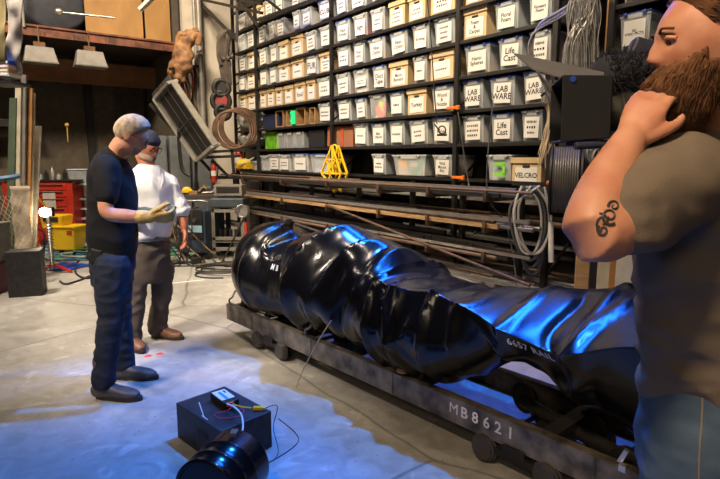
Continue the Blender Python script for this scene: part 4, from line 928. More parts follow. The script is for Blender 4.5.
link_mesh(remesh(b, .010, 2, folds(.009, 8, 30, 1.6)), 'trousers', TROUS, p2)
b = MB(); bl = [(Q(149, 239)+L2*.162*math.cos(t)+F2*.138*math.sin(t)) for t in [2*math.pi*k/32 for k in range(32)]]; b.tube(bl, .014, 6, closed=True); be = b.build('belt', RUBBER, p2); 
boot((a2l.x, a2l.y), -.30, BOOT, p2, L=.30); boot((a2r.x, a2r.y), -.85, BOOT, p2, L=.30)
hair_shell(hc2, HR2, 1.02, lambda d: (d.z-.34+.25*max(0, -d.y))*6, lambda d: .018+.012*max(0, d.x), 'cap', NAVY, p2, rough=.002, nf=10, seed=4)
hair_shell(hc2, HR2, 1.02, lambda d: (.30-abs(d.z+.62))*4 if d.y > -.02 and not (abs(d.x) < .12 and abs(d.z+.47) < .04) else -1, lambda d: .016, 'beard', BEARDG, p2, rough=.005, seed=11)
hair_shell(hc2, HR2, 1.02, lambda d: (d.z+.40)*4 if d.y < -.1 and d.z < .34 else -1, lambda d: .008, 'hair', BEARDG, p2, rough=.004, seed=15)
glasses(hc2, HR2, 1.02, p2); eyes(hc2, HR2, 1.02, p2)

# ---------------- camera operator, close on the right
p3 = thing('person', 'bearded camera operator in brown grey T-shirt and worn blue jeans holding up the video camera', 'person', (.74, 1.2, 0))
F3 = V((-.75, .66, 0)).normalized(); L3 = V((-.66, -.75, 0)).normalized()
hc3 = P(713, 42, 1.10); HR3 = frame3((-.975, .20, -.05))
def K(px, py, dl=0, Y=1.20): return P(px, py, Y)+L3*dl
b = MB()
oval(b, [(K(706, 420), .13, .10), (K(706, 380), .155, .115), (K(704, 340), .145, .11), (K(706, 250), .165, .12), (K(708, 190), .175, .115), (K(712, 155), .16, .085), (K(714, 138), .09, .07)], L3)
limb(b, [K(714, 150), K(716, 120, 0, 1.17), hc3+HR3 @ V((0, -.035, -.06))], [.075, .068, .066], 18)
head_geo(b, hc3, HR3, 1.03, 96, 80)
s3 = P(682, 182, 1.05); e3 = P(590, 232, .93); w3 = P(629, 140, 1.03)
s4 = P(745, 160, 1.36); e4 = P(720, 250, 1.45); w4 = P(665, 160, 1.38)
limb(b, [s3, s3*.5+e3*.5, e3+V((.008, 0, -.002)), (e3*.55+w3*.45)+V((-.004, 0, 0)), w3], [.070, .067, .054, .048, .030], 22)
limb(b, [s4, (s4+e4)/2, e4, (e4+w4)/2, w4], [.06, .052, .044, .042, .029])
hand(b, w3, (.50, .22, .82), (.55, .80, -.25), .95, .62, .03, thumb_side=-1); hand(b, w4, (-.6, -.1, .8), (-.2, -.9, -.2), 1.0, .5)
hk = []
for sg in (1, -1):
    h_ = K(706, 425, .09*sg); k_ = V((h_.x, h_.y, .50)); a_ = V((h_.x+.02, h_.y+.0, .11)); hk.append((h_, k_, a_))
    limb(b, [h_, (h_+k_)/2, k_, (k_+a_)/2, a_, V((a_.x, a_.y, .05))], [.09, .085, .06, .06, .042, .038])
link_mesh(remesh(b, .0058, 2), 'body', SKIN, p3)
b = MB()
oval(b, [(K(707, 384), .160, .130), (K(706, 350), .160, .130), (K(706, 300), .168, .135), (K(706, 240), .178, .138), (K(708, 190), .190, .130), (K(711, 162), .185, .105), (K(713, 146), .13, .085), (K(715, 131), .082, .075)], L3, n=40, sub=6)
sd = (e3-s3)
limb(b, [s3-sd*.12+V((.01, .02, 0)), s3+V((0, 0, .004)), s3+sd*.34, s3+sd*.66], [.076, .084, .084, .082], 24)
limb(b, [s4, (s4+e4)/2], [.085, .08], 20)
def fold3(p, n):
    a = noise.noise(V((p.x*6+p.z*5, p.y*6, p.z*9))); c = noise.noise(V((p.x*14, p.y*14, p.z*26))+V((3, 1, 2))); lowp = max(0, min(1, (1.25-p.z)*3))
    d_ = noise.noise(V((p.x*5-p.z*9, p.y*5, p.z*16))+V((9, 4, 1)))
    return .008*(1-abs(a)*3)+.009*(1-abs(d_)*3)*(.35+lowp)+.003*c
ts = link_mesh(remesh(b, .0075, 4, fold3), 't_shirt', TEEO, p3)
for nm_, pxs in (('sleeve_seam', [(684, 137), (694, 146), (703, 160), (709, 176), (713, 194)]), ('sleeve_hem', [(611, 196), (618, 206), (628, 221), (640, 240), (650, 262)])):
    pass
mb = MB(); nn = K(715, 128); ring = [nn+L3*.083*math.cos(t)+F3*.076*math.sin(t)+V((0, 0, -.012*math.sin(t))) for t in [2*math.pi*k/40 for k in range(40)]]; mb.tube(ring, .008, 8, closed=True); mb.build('collar', TEEO, ts)
b = MB()
oval(b, [(K(706, 366), .160, .122), (K(706, 400), .178, .135), (K(706, 440), .185, .145), (K(706, 470), .180, .13)], L3, n=40)
for h_, k_, a_ in hk: limb(b, [h_, (h_+k_)/2, k_, (k_+a_)/2, a_, a_-V((0, 0, .04))], [.118, .104, .084, .078, .078, .082], 22)
jn3 = link_mesh(remesh(b, .009, 3, folds(.006, 9, 55, 1.4)), 'jeans', JEANSL, p3)
def on_mesh(o, c, d):
    bv = BVHTree.FromPolygons([tuple(v.co) for v in o.data.vertices], [tuple(f.vertices) for f in o.data.polygons]); m = mtx(o); mi = m.inverted(); h = bv.ray_cast(mi @ V(c), mi.to_3x3() @ V(d), 5); return (m @ h[0]) if h[0] else None
STITCH = mat('denim stitching', (.30, .24, .16), .8)
bk = -F3; pc = K(722, 432, 0)
mb = MB(); outl = [(-.075, .075), (.075, .075), (.07, -.05), (0, -.085), (-.07, -.05)]
pp = []
for k in range(5):
    a = V((*outl[k], 0)); c2_ = V((*outl[(k+1) % 5], 0))
    for j in range(8): pp.append(a+(c2_-a)*j/8)
line = []
for q_ in pp:
    h = on_mesh(jn3, K(706, 425)+L3*(q_.x+.055)*1.0+V((0, 0, q_.y))+bk*.6, F3); 
    if h: line.append(h+bk*.0012)
mb.tube(line, .0018, 5, closed=True); mb.build('pocket_seam', STITCH, jn3)
mb = MB(); line = []
for k in range(20):
    h = on_mesh(jn3, K(706, 372+k*8)+L3*.9+bk*.0+bk*.02, -L3)
    if h: line.append(h+L3*.001)
mb.tube(line, .0018, 5); mb.build('side_seam', STITCH, jn3)
for (h_, k_, a_), an in zip(hk, (2.3, 2.5)): boot((a_.x, a_.y), an, BOOT, p3)
# tattoo on the upper arm: scrolls laid on the skin
body3 = [c for c in p3.children if c.name.startswith('body')][0]
TAT = mat('tattoo ink', (.06, .055, .055), .6)
mb = MB()
def scroll(cx, cy, r0, turns, a0, th):
    pts = []
    for k in range(26):
        t = k/25; a = a0+turns*2*math.pi*t; r_ = r0*(1-.8*t); px, py = cx+r_*math.cos(a), cy+r_*math.sin(a)
        h = on_mesh(body3, (0, 0, H), ray(px, py))
        if h: pts.append(h+(V((0, 0, H))-h).normalized()*.0006)
    if len(pts) > 3: mb.tube(pts, [th*(1-.5*i/len(pts)) for i in range(len(pts))], 5)
scroll(610, 216, 9, 1.3, 1, .0028); scroll(603, 230, 6, -1.3, 4, .0026); scroll(614, 206, 6, 1.2, 3, .0025); scroll(606, 222, 12, .6, 2, .002); scroll(602, 222, 9, .5, 4.4, .0022)
mb.build('tattoo', TAT, p3)
def hair3(d):
    if abs(d.x) > .84 and d.z < .18 and -.35 < d.y < .25: return -1
    lim = -.30 if d.y < -.35 else (-.30+(d.y+.35)*.75 if d.y < .25 else .15+(d.y-.25)*1.1)
    return (d.z-lim)*5
hair_shell(hc3, HR3, 1.03, hair3, lambda d: .010+.012*max(0, d.z), 'hair', HAIRB, p3, rough=.004, nf=80, seed=30, strand=(900, .02, .0012, lambda d: V((d.x*.3, -.5, -.3))))
def beard3(d):
    if abs(d.x) > .86 and d.z > -.32 and d.y < .32: return -1
    if d.y < -.12+.25*max(0, -d.z-.3): return -1
    lim = -.30 if d.y > .75 else -.30+(.75-d.y)*.36
    if abs(d.x) < .20 and d.y > .7 and abs(d.z+.475) < .035: return -1
    if d.y > .72 and abs(d.x) < .5: lim = -.335
    return (lim-d.z)*6
hair_shell(hc3, HR3, 1.03, beard3, lambda d: .005+.062*max(0, -d.z-.25)*(.25+1.0*max(0, min(1, d.y*1.6+.15)))+.012*max(0, d.y)*(d.z < -.3), 'beard', HAIRB, p3, rough=.010, nf=70, seed=31,
           strand=(4200, .030, .0009, lambda d: V((d.x*.2, .45, -1))))
eyes(hc3, HR3, 1.03, p3)

# ---------------- video camera
cx_ = V((-.975, .20, -.02)).normalized(); cy_ = V((0, 0, 1)).cross(cx_).normalized()*-1; cz_ = cx_.cross(cy_)*1
if cz_.z < 0: cz_ = -cz_
CR = Matrix((cx_, cy_, cz_)).transposed()
CG = mat('camera black plastic', (.018, .019, .022), .42, var=.1); CB = mat('camera blue grey plastic', (.035, .04, .065), .4); CGR = mat('camera grey flap', (.12, .12, .13), .45)
co = P(640, 105, 1.16); vc = thing('video_camera', 'black shoulder video camera with box matte hood and fluffy microphone', 'video camera', co)
def cc(px, py, Y=1.16): return P(px, py, Y)
mb = MB(); mb.box(cc(718, 95, 1.30), (.24, .10, .13), CR); mb.box(cc(688, 60, 1.26), (.10, .05, .03), CR); mb.build('camera_body', CG, vc, bevel=.008)
mb = MB(); mb.lathe([(.01, 0), (.045, 0), (.047, .02), (.047, .03), (.043, .032), (.043, .05), (.046, .052), (.046, .075), (.041, .078), (.041, .12), (.01, .12)], cc(655, 112, 1.20), cx_, 36)
for k in range(36):
    a = 2*math.pi*k/36; mb.bar(cc(655, 112, 1.20)+cx_*.054+(cy_*math.cos(a)+cz_*math.sin(a))*.0465, cc(655, 112, 1.20)+cx_*.073+(cy_*math.cos(a)+cz_*math.sin(a))*.0465, .003)
mb.build('lens', mat('lens barrel', (.07, .07, .06), .3, .4), vc)
mb = MB(); mc = cc(579, 111, 1.18)
def shell_box(mb, c, sx, sy, sz, th=.004, flare=1.15):
    q = []
    for x, k in ((-sx/2, 1), (sx/2, flare)):
        q.append([c+CR @ V((x, a*sy/2*k, b_*sz/2*k)) for a, b_ in ((-1, -1), (1, -1), (1, 1), (-1, 1))])
    q2 = [[c+CR @ V((x, a*(sy/2*k-th), b_*(sz/2*k-th))) for a, b_ in ((-1, -1), (1, -1), (1, 1), (-1, 1))] for x, k in ((sx/2, flare), (-sx/2, 1))]
    mb.rings([q[0], q[1], q2[0], q2[1]], smooth=False)
shell_box(mb, mc, .095, .15, .122, flare=1.08); mb.box(mc-cx_*.045, (.012, .13, .12), CR); mb.build('matte_box', CG, vc, bevel=.003, fix=True)
mb = MB(); tl = mc+cz_*.078
f0 = [cc(604, 87, 1.10), cc(604, 76, 1.24), cc(516, 53, 1.22), cc(520, 62, 1.07)]
f1 = [f0[0], P(597, 72, 1.10), P(515, 54, 1.12), P(556, 77, 1.08)]
f1 = [P(604, 90, 1.12), P(604, 72, 1.14), P(514, 53, 1.20), P(532, 68, 1.17)]
mb.rings([f1, [q_+V((.0, .0, -.003)) for q_ in f1]], smooth=False); mb.build('hood_flap', CGR, vc, fix=True)
mb = MB(); mb.cyl(P(573, 79, 1.115), P(573, 79, 1.105), .006, n=12); mb.build('flap_screw', BLUEP, vc)
mb = MB(); mb.box(cc(612, 143, 1.17), (.20, .10, .010), CR); mb.tube([cc(575, 146, 1.10), cc(690, 140, 1.14)], .008, 10); mb.tube([cc(575, 146, 1.22), cc(690, 140, 1.26)], .008, 10); mb.build('base_plate', CB, vc, bevel=.002)
mb = MB(); a = cc(598, 76, 1.22); b2 = cc(652, 74, 1.25); rg = []; n_ = 26
for i in range(n_+1):
    t = i/n_; r_ = .043*(1-(2*t-1)**6)**.5+.001 if 0 < i < n_ else .004; c = a+(b2-a)*(t*1.05-.04); d = (b2-a).normalized(); x = d.cross(V((0, 0, 1))).normalized(); u = x.cross(d)
    rg.append([c+(x*math.cos(q_)+u*math.sin(q_))*(r_*(1+.12*noise.noise((c+(x*math.cos(q_)+u*math.sin(q_))*r_)*90))) for q_ in [2*math.pi*k/40 for k in range(40)]])
mb.rings(rg); rs = random.Random(4)
for k in range(1500):
    i = rs.randrange(2, n_-1); j = rs.randrange(40); p_ = rg[i][j]; c = a+(b2-a)*(i/n_*1.05-.04); d = (p_-c).normalized(); s_ = V((rs.uniform(-1, 1), rs.uniform(-1, 1), rs.uniform(-1, 1)))*.6
    mb.tube([p_, p_+(d+s_)*.006, p_+(d+s_*1.6)*.011], [.0008, .0006, .0001], 3, cap=False)
mb.build('fur_windscreen', mat('dark fur', (.030, .032, .042), .95), vc)
mb = MB(); mb.box(cc(648, 54, 1.26), (.085, .05, .05), CR @ Matrix.Rotation(-.35, 3, 'Y')); mb.box(cc(676, 45, 1.26), (.08, .05, .04), CR @ Matrix.Rotation(-.35, 3, 'Y')); mb.build('viewfinder', CB, vc, bevel=.008)
mb = MB(); mb.bar(cc(655, 52, 1.15), cc(720, 30, 1.22), .025); mb.build('top_handle', CG, vc, bevel=.005)

# ================================================================== MEZZANINE AND THE DARK BACK OF THE SHOP
mez = thing('mezzanine_deck', 'dark mezzanine deck with red brown edge beam across the back of the shop', 'mezzanine', B(3, .5, 3.5))
mb = MB(); mb.box(B(3.9, 1.2, 3.60), (7.8, 2.1, .10), BMX); mb.build('deck', mat('deck underside', (.05, .035, .028), .9), mez)
mb = MB(); mb.box(B(3.9, .08, 3.56), (7.8, .06, .14), BMX); mb.box(B(3.9, .08, 3.645), (7.8, .12, .03), BMX)
for k in range(14): mb.box(B(.3+k*.5, .04, 3.53), (.05, .06, .09), BMX)
mb.build('edge_beam', mat('red brown beam', (.24, .085, .05), .7, c2=(.08, .04, .03), scale=6), mez)
mb = MB(); mb.box(B(3.3, 1.35, 3.14), (6.4, .10, .42), BMX); mb.build('timber_beam', mat('timber beam', (.26, .12, .05), .7, c2=(.18, .08, .035), scale=3), mez)
mb = MB(); mb.box(B(-.02, .2, 1.8), (.10, .10, 3.6), BMX); mb.build('support_post', RACK, mez)
mb = MB(); mb.cyl(B(2.55, .03, 3.6), B(2.55, .03, 5.6), .022); mb.build('rail_post', mat('grey post', (.3, .28, .26), .5), mez)
PLY = mat('plywood', (.44, .25, .09), .6, c2=(.32, .17, .055), scale=2.5, stretch=(1, 1, .5), detail=8)
for a, b2, lb in ((.16, .62, 'narrow plywood board at the right end of the mezzanine'), (.66, 1.62, 'wide golden plywood board on the mezzanine beside the black drum')):
    mb = MB(); mb.box(B((a+b2)/2, .10, 4.42), (b2-a, .03, 1.5), BMX); tag(mb.build('plywood_board', PLY, origin=B((a+b2)/2, .1, 3.67), bevel=.003), lb, 'board')
mb = MB(); c = B(2.05, .75, 4.25); mb.lathe([(.05, -.5), (.55, -.5), (.60, -.45), (.60, .45), (.55, .5), (.05, .5)], c, BD, 40); tag(mb.build('black_barrel', mat('dark grey barrel', (.06, .065, .085), .5), origin=c), 'big dark grey barrel lying on the mezzanine left of the plywood', 'barrel')
root = thing('steel_rod', 'steel rod with a silver ball end crossing in front of the barrel', 'rod', B(2.1, -.05, 4.0))
mb = MB(); a = P(59, 12, 8.75); b2 = P(115, 18, 9.2); mb.tube([a, b2], .014, 8); mb.build('rod', BRIGHT, root); mb = MB(); mb.ball(a, .06); mb.build('ball_end', BRIGHT, root)
for k, (x, y, lb) in enumerate(((40, 20, 'left'), (25, 14, 'right'))):
    mb = MB(); c = B(3.0+k*.42, .6, 3.85); mb.box(c, (.34, .5, .36), BMX @ Matrix.Rotation(.2*k, 3, 'Z')); mb.mat(1); mb.box(c+V((0, 0, .19)), (.36, .52, .03), BMX)
    tag(mb.build('storage_box', [mat('dim box', (.12, .09, .07), .8), WOOD], origin=c, bevel=.005), ['dim brown box on the mezzanine, nearer the barrel', 'dim brown box on the mezzanine, farther from the barrel'][k], 'box')
mb = MB(); mb.bar(P(140, 10, 9.6), P(158, -8, 9.6), .12, .05); tag(mb.build('tube_light', mat('lamp grey', (.5, .5, .48), .4), origin=P(146, 4, 9.6)), 'short grey strip light fitting hanging before the plywood', 'light fitting')
# two low bay lamps with trapezoid shades under the deck
SHADE = mat('lamp shade grey', (.20, .19, .18), .5)
for k, (px, py, lb) in enumerate(((40, 55, 'left grey trapezoid lamp shade hanging under the mezzanine'), (90, 59, 'right grey trapezoid lamp shade hanging under the mezzanine'))):
    c = P(px, py, 8.9 if k == 0 else 9.2); root = thing('hanging_lamp', lb, 'lamp', c); s_ = .235
    mb = MB(); q = []
    for z, kx_, ky_ in ((-.12, 1, 1), (.12, .80, .5)): q.append([c+BMX @ V((a*s_*kx_, b_*.14*ky_, z)) for a, b_ in ((-1, -1), (1, -1), (1, 1), (-1, 1))])
    mb.rings(q, smooth=False); mb.build('lamp_shade', SHADE, root, bevel=.006)
    mb = MB(); mb.box(c-V((0, 0, .125)), (.48, .30, .02), BMX); mb.build('lamp_rim', BRIGHT, root)
    mb = MB(); mb.box(c+V((0, 0, .16)), (.16, .08, .07), BMX); mb.bar(c+V((0, 0, .18)), V((c.x, c.y, 3.55)), .015); mb.build('hanger', mat('brass brown', (.16, .09, .04), .5), root)
# long dark I-section press frame before the roller door
o = B(3.2, 1.6, 0); root = thing('press_frame', 'tall dark steel frame standing before the roller door', 'frame', o)
mb = MB(); mb.box(o+V((0, 0, 2.14)), (1.75, .25, .14), BMX); mb.build('top_beam', RACK, root, bevel=.01)
for k in (-.62, -.1, .35, .78):
    mb = MB(); mb.box(o+BK*k+V((0, 0, 1.04)), (.10, .12, 2.08), BMX); mb.build('upright', RACK, root)
mb = MB(); mb.box(o+BK*.0+BD*.1+V((0, 0, .75)), (1.4, .03, 1.1), BMX); mb.build('panel', mat('brown panel', (.13, .10, .075), .8), root)
mb = MB(); mb.box(o-BK*.1-BD*.12+V((0, 0, 1.25)), (.22, .01, .06), BMX); mb.build('plate', PAPER, root)
mb = MB(); p0 = P(67, 125, 10.6); mb.tube([p0, P(68, 142, 10.6)], .012, 6); mb.ball(p0, .04); tag(mb.build('yellow_air_hose', mat('dull yellow', (.5, .32, .05), .5), origin=p0), 'short yellow air hose hanging on the tall dark frame', 'hose')
# grey electrical cabinets
for k, (xk, w_) in enumerate(((-.1, .34), (-.47, .34), (-.80, .28))):
    o = B(xk, -.22, 0) if k else B(.28, -.2, 0)
    o = B([.70, .28, -.14][k], -.32, 0); root = thing('electrical_cabinet', ['grey electrical cabinet, leftmost of three behind the man in the white shirt', 'grey electrical cabinet, middle of three', 'grey electrical cabinet, rightmost of three beside the workbench'][k], 'cabinet', o)
    mb = MB(); mb.box(o+V((0, 0, .95)), (.36, .28, 1.9), BMX); mb.build('cabinet_body', mat('cabinet grey', (.20, .22, .24), .5), root, bevel=.006)
    mb = MB(); mb.box(o-BD*.145+V((0, 0, .95)), (.31, .012, 1.8), BMX); d_ = mb.build('door', MC['cabinet grey'], root, bevel=.004); mb = MB(); mb.box(o-BD*.16+BK*.12+V((0, 0, 1.0)), (.02, .02, .12), BMX); mb.build('handle', RACK, d_)
# hanging sculpture, chains, pipes on the white wall
root = thing('hanging_creature_prop', 'brown knobbly carved prop hanging on the corner post above the tilted light bank', 'prop', P(182, 88, 10.2)); PROP = mat('brown prop', (.30, .15, .06), .7, c2=(.12, .06, .035), scale=9, bump=.6, bscale=18)
mb = MB()
for x, y, r_ in ((190, 38, .13), (195, 35, .10), (184, 44, .14), (181, 53, .17), (183, 62, .19), (178, 68, .17), (174, 72, .13), (180, 75, .14), (186, 57, .15)): 
    c = P(x, y, 10.1); mb.ball(c, (r_, r_*.8, r_*1.15), 12)
link_mesh(remesh(mb, .03, 2, lambda p, n: .05*noise.noise(p*7)), 'carved_body', PROP, root)
mb = MB(); mb.tube(spline([P(186, 36, 10.05), P(180, 34, 10.05), P(177, 44, 10.05), P(177, 58, 10.05), P(173, 70, 10.05)], 6), .05, 8); mb.tube(spline([P(194, 36, 10.05), P(199, 36, 10.05), P(198, 45, 10.05)], 6), .06, 8); mb.build('limb', PROP, root)
CH = mat('red chain', (.30, .05, .03), .6); 
for k in range(9):
    x = 178+k*2.2; mb = MB(); yq = 9.95+(x-172)/28*.65; pts = [P(x, 68.5-(x-172)*.11, yq)]+[P(x+2*math.sin(k+j*.9), 70+j*5.5+k % 3*3, yq-.02*(k % 3)) for j in range(8)]; mb.tube(spline(pts, 5), .022, 6)
    tag(mb.build('hanging_chain', [CH, RACK, RUST][k % 3], origin=pts[0]), f'{["red", "black", "rusty"][k % 3]} chain hanging below the brown prop, {ORD[k]} from left', 'chain', 'chains under the prop')
mb = MB(); mb.bar(P(170, 69, 9.9), P(200, 66, 10.62), .05); tag(mb.build('hanging_rail', RACK, origin=P(198, 66, 10.6)), 'short dark rail on the conduit carrying the chains below the brown prop', 'rail')
for k, (x, w_) in enumerate(((193.5, .035), (198, .055))):
    mb = MB(); a = P(x, 0, 10.6); b2 = P(x, 110, 10.6); mb.cyl(V((a.x, a.y, 5.6)), V((a.x, a.y, 0.02)), w_, n=12); tag(mb.build('wall_conduit', mat('conduit grey', (.35, .33, .30), .4, .3), origin=(a.x, a.y, 0)), ['thin grey conduit at the corner, left of the two', 'thicker grey conduit on the corner of the white wall'][k], 'pipe')
mb = MB(); mb.bar(P(197, 52, 10.5), P(204, 50, 10.3), .03); tag(mb.build('wall_bracket', STEEL, origin=P(200, 51, 10.4)), 'small steel bracket poking out of the conduit on the white wall', 'bracket')
# roof truss braces
tr = thing('roof_truss', 'black steel truss braces above the far end of the shelves', 'truss', P(235, 5, 9.9))
for a, b2, w_ in (((196, -1), (236, 39), .07), ((195, -2), (262, 13), .07), ((236, -4), (258, 26), .06), ((237, 0), (237, 42), .06), ((205, -6), (262, 4), .06), ((258, 20), (330, -6), .06), ((262, -4), (280, 10), .05)):
    mb = MB(); Ya = onplane(*a, S(0, -.25, 0), SD).y; Yb = onplane(*b2, S(0, -.25, 0), SD).y; mb.bar(P(*a, Ya), P(*b2, Yb), w_*.65); mb.build('brace', RACK, tr)
# belts, reels and the big ring on the end of the shelves
root = thing('hanging_belts', 'bunch of dark leather belts hanging from the end upright of the shelves', 'belts', P(226, 30, 9.9)); 
mb = MB()
for k in range(22):
    x0 = 222+rnd.uniform(-3, 9); x1 = 222+rnd.uniform(-4, 9); y1 = rnd.uniform(55, 92) if k % 3 else rnd.uniform(50, 70); Yq = 9.85+rnd.uniform(-.1, .1)
    mb.tube(spline([P(229, 30, Yq), P(x0-1, 38, Yq), P(x1, 55, Yq), P(x1+3, y1, Yq)], 6), rnd.uniform(.025, .05), 6)
mb.build('belt_bunch', mat('dark leather', (.09, .07, .06), .6, c2=(.05, .04, .035), scale=12), root)
for k, (x, y, r_, m_) in enumerate(((221.5, 88, .13, RACK), (221, 101, .15, mat('reel red', (.28, .04, .04), .6)), (223, 112, .12, RACK))):
    c = P(x, y, 9.75); root = thing('wall_reel', ['black reel, top of three stacked on the white wall', 'red centred reel, middle of three on the white wall', 'black reel, lowest of three behind the big ring'][k], 'reel', c)
    mb = MB(); mb.torus(c, (.3, -1, 0), r_, .045, 28, 10); mb.build('tyre', RUBBER, root); mb = MB(); mb.cyl(c+V((0, -.03, 0)), c+V((0, .05, 0)), r_*.8); mb.build('hub', m_, root)
root = thing('coiled_hoop', 'big brown hoop of coiled pipe at the far end of the shelves', 'hoop', P(236, 130, 9.3)); mb = MB()
for k in range(6): mb.torus(P(236, 130, 9.25)+V((-.07+.03*k, .0+.02*k, .01*k)), (.35+.02*k, -.9, .1), .31+.006*(k % 3), .018, 40, 7)
mb.build('coil', mat('brown coil', (.20, .11, .07), .5, c2=(.09, .05, .035), scale=6), root)

# ------------------------------------------------------------------ tilted light bank
c = P(186, 120, 8.9); root = thing('tilted_light_bank', 'long grey louvred light bank tilted steeply over the workbench', 'light bank', c)
e0 = P(167, 92, 8.9); e1 = P(206, 150, 8.9); dx_ = (e1-e0).normalized(); L0 = (e1-e0).length*1.08; up_ = V((0, -1, 0)).cross(dx_).normalized()
nx = (dx_.cross(V((0, 1, 0)))).normalized(); nrm = (V((0, -.80, 0))+nx*(-.55 if nx.z > 0 else .55)).normalized(); wv = dx_.cross(nrm).normalized()
TM = Matrix((dx_, wv, nrm)).transposed(); fr = mat('bank frame grey', (.42, .40, .36), .45, .2); cc0 = (e0+e1)/2
def LB(x, y, z): return cc0+dx_*x+wv*y+nrm*z
hw = .25
for nm, (cx0, cy0), d_ in (('side_panel', (0, hw), (L0, .03, .26)), ('side_panel', (0, -hw), (L0, .03, .12)), ('end_panel', (L0/2, 0), (.05, 2*hw, .22)), ('end_panel', (-L0/2, 0), (.05, 2*hw, .22))):
    mb = MB(); mb.box(LB(cx0, cy0, 0), d_, TM); mb.build(nm, fr, root, bevel=.004)
mb = MB(); mb.box(LB(0, 0, .03), (L0-.04, 2*hw-.02, .02), TM); mb.build('dark_backing', flat('bank interior', (.03, .028, .028), .6), root)
for k in range(3):
    mb = MB(); mb.bar(LB(-L0/2, -.15+.15*k, .10), LB(L0/2, -.15+.15*k, .10), .008); mb.build('guard_wire', STEEL, root)
mb = MB(); mb.bar(LB(.05, -hw, .105), LB(.05, hw, .105), .015); mb.bar(LB(-L0/2+.02, -hw, .1), LB(-L0/2+.02, hw, .1), .02); mb.build('cross_wire', STEEL, root)
for k in range(6):
    mb = MB(); mb.bar(LB(-L0/2-.03-.0*k, -hw+.02+.1*k, .0), LB(-L0/2-.03, -hw+.10+.1*k, .0), .03, .2); mb.build('end_fin', STEEL, root)
sp = thing('support_arm', 'dark diagonal steel arm holding the tilted light bank above the bench', 'frame', P(190, 160, 9.1))
for a, b2 in (((150, 104), (212, 172)), ((158, 108), (198, 152)), ((190, 153), (246, 150)), ((190, 158), (240, 156)), ((212, 160), (228, 176)), ((196, 150), (196, 200)), ((232, 150), (236, 200))):
    mb = MB(); mb.bar(P(*a, 9.15), P(*b2, 9.15), .045); mb.build('arm', RACK, sp)

# ------------------------------------------------------------------ workbench with tools
BENCH = mat('dark bench top', (.06, .05, .045), .6); o = V((-2.95, 9.0, 0)); root = thing('workbench', 'dark cluttered workbench behind the man in the white shirt', 'workbench', o)
mb = MB(); mb.box(o+V((0, 0, .88)), (1.5, .6, .06)); mb.build('bench_top', BENCH, root, bevel=.005)
for sx in (-.68, .68):
    for sy in (-.25, .25): mb = MB(); mb.box(o+V((sx, sy, .425)), (.07, .07, .85)); mb.build('leg', RACK, root)
mb = MB(); mb.box(o+V((0, 0, .3)), (1.4, .5, .03)); mb.build('lower_shelf', BENCH, root)
cols = [RACK, STEEL, RUST, RACK, mat('dull green', (.10, .16, .10), .6), BRIGHT, RACK, mat('dull purple', (.16, .10, .20), .6), WOOD]
for k in range(26):
    x = -3.62+k*.052; y = 8.80+rnd.uniform(0, .35); h_ = rnd.uniform(.06, .22); r_ = rnd.uniform(.02, .05); mb = MB(); o2 = V((x, y, .912)); m_ = cols[rnd.randrange(9)]; kind = k % 4
    if kind == 0: mb.lathe([(r_, 0), (r_, h_*.7), (r_*.4, h_*.8), (r_*.4, h_)], o2, n=12); nm, ct, lb = 'bottle', 'bottle', 'small squat bottle'
    elif kind == 1: mb.box(o2+V((0, 0, h_*.3)), (.13, .10, h_*.6), Matrix.Rotation(rnd.uniform(-1, 1), 3, 'Z')); mb.box(o2+V((0, 0, h_*.65)), (.05, .04, h_*.1)); nm, ct, lb = 'small_box', 'box', 'small dark lidded box'
    elif kind == 2: mb.tube([o2+V((-.10, 0, .02)), o2+V((.06, .03, .03)), o2+V((.12, .05, .10))], [.02, .018, .03], 8); nm, ct, lb = 'power_tool', 'tool', 'dark hand tool with raised head'
    else: mb.tube(spline([o2+V((-.08, 0, .01)), o2+V((0, .05, .09)), o2+V((.06, 0, .02)), o2+V((.1, -.04, .10))], 5), .012, 6); nm, ct, lb = 'bent_wire', 'wire', 'bent piece of wire'
    tag(mb.build(nm, m_, origin=o2, bevel=.002 if kind == 1 else 0), f'{lb} on the cluttered workbench, {ORD[k//4]} such from the left', ct, f'{ct} clutter on the workbench')
mb = MB(); p0 = V((-2.83, 8.85, .935)); mb.box(p0+V((0, 0, .03)), (.16, .10, .06), Matrix.Rotation(.3, 3, 'Z')); mb.ball(p0+V((0, 0, .06)), (.07, .05, .04)); tag(mb.build('yellow_tool', YELLOW, origin=p0, bevel=.01), 'bright yellow tool on the cluttered workbench', 'tool')
mb = MB(); p0 = P(191, 148, 8.9); 
wire('black_hose', [P(180, 118, 8.95), P(179, 140, 8.95), P(182, 168, 8.95), P(190, 176, 8.95)], .03, RUBBER, 'thick dark hose hanging from the light bank arm', 'hose')
extinguisher(P(214, 176, 8.95)-V((0, 0, .1)), .045, .34, 'small red extinguisher hanging right of the workbench')

# ------------------------------------------------------------------ welding machine and cart
o = V((-2.42, 8.1, 0)); Rw = Matrix.Rotation(-.25, 3, 'Z'); root = thing('welding_machine', 'dark blue welding machine on wheels with a pale blue label', 'welding machine', o)
mb = MB(); mb.box(o+V((0, .1, .42)), (.46, .60, .62), Rw); mb.build('casing', mat('dark blue casing', (.025, .045, .075), .5), root, bevel=.015)
mb = MB(); mb.box(o+Rw @ V((0, -.315, .1))+V((0, .1, .44)), (.40, .012, .42), Rw); mb.build('front_panel', RACK, root, bevel=.004)
mb = MB(); mb.box(o+Rw @ V((0.02, -.325, 0))+V((0, .1, .47)), (.34, .01, .10), Rw); mb.build('blue_label', mat('pale blue label', (.35, .60, .75), .6), root)
for k in (-.08, .08): mb = MB(); mb.cyl(o+Rw @ V((k, -.32, 0))+V((0, .1, .60)), o+Rw @ V((k, -.35, 0))+V((0, .1, .60)), .03, n=14); mb.build('dial', STEEL, root)
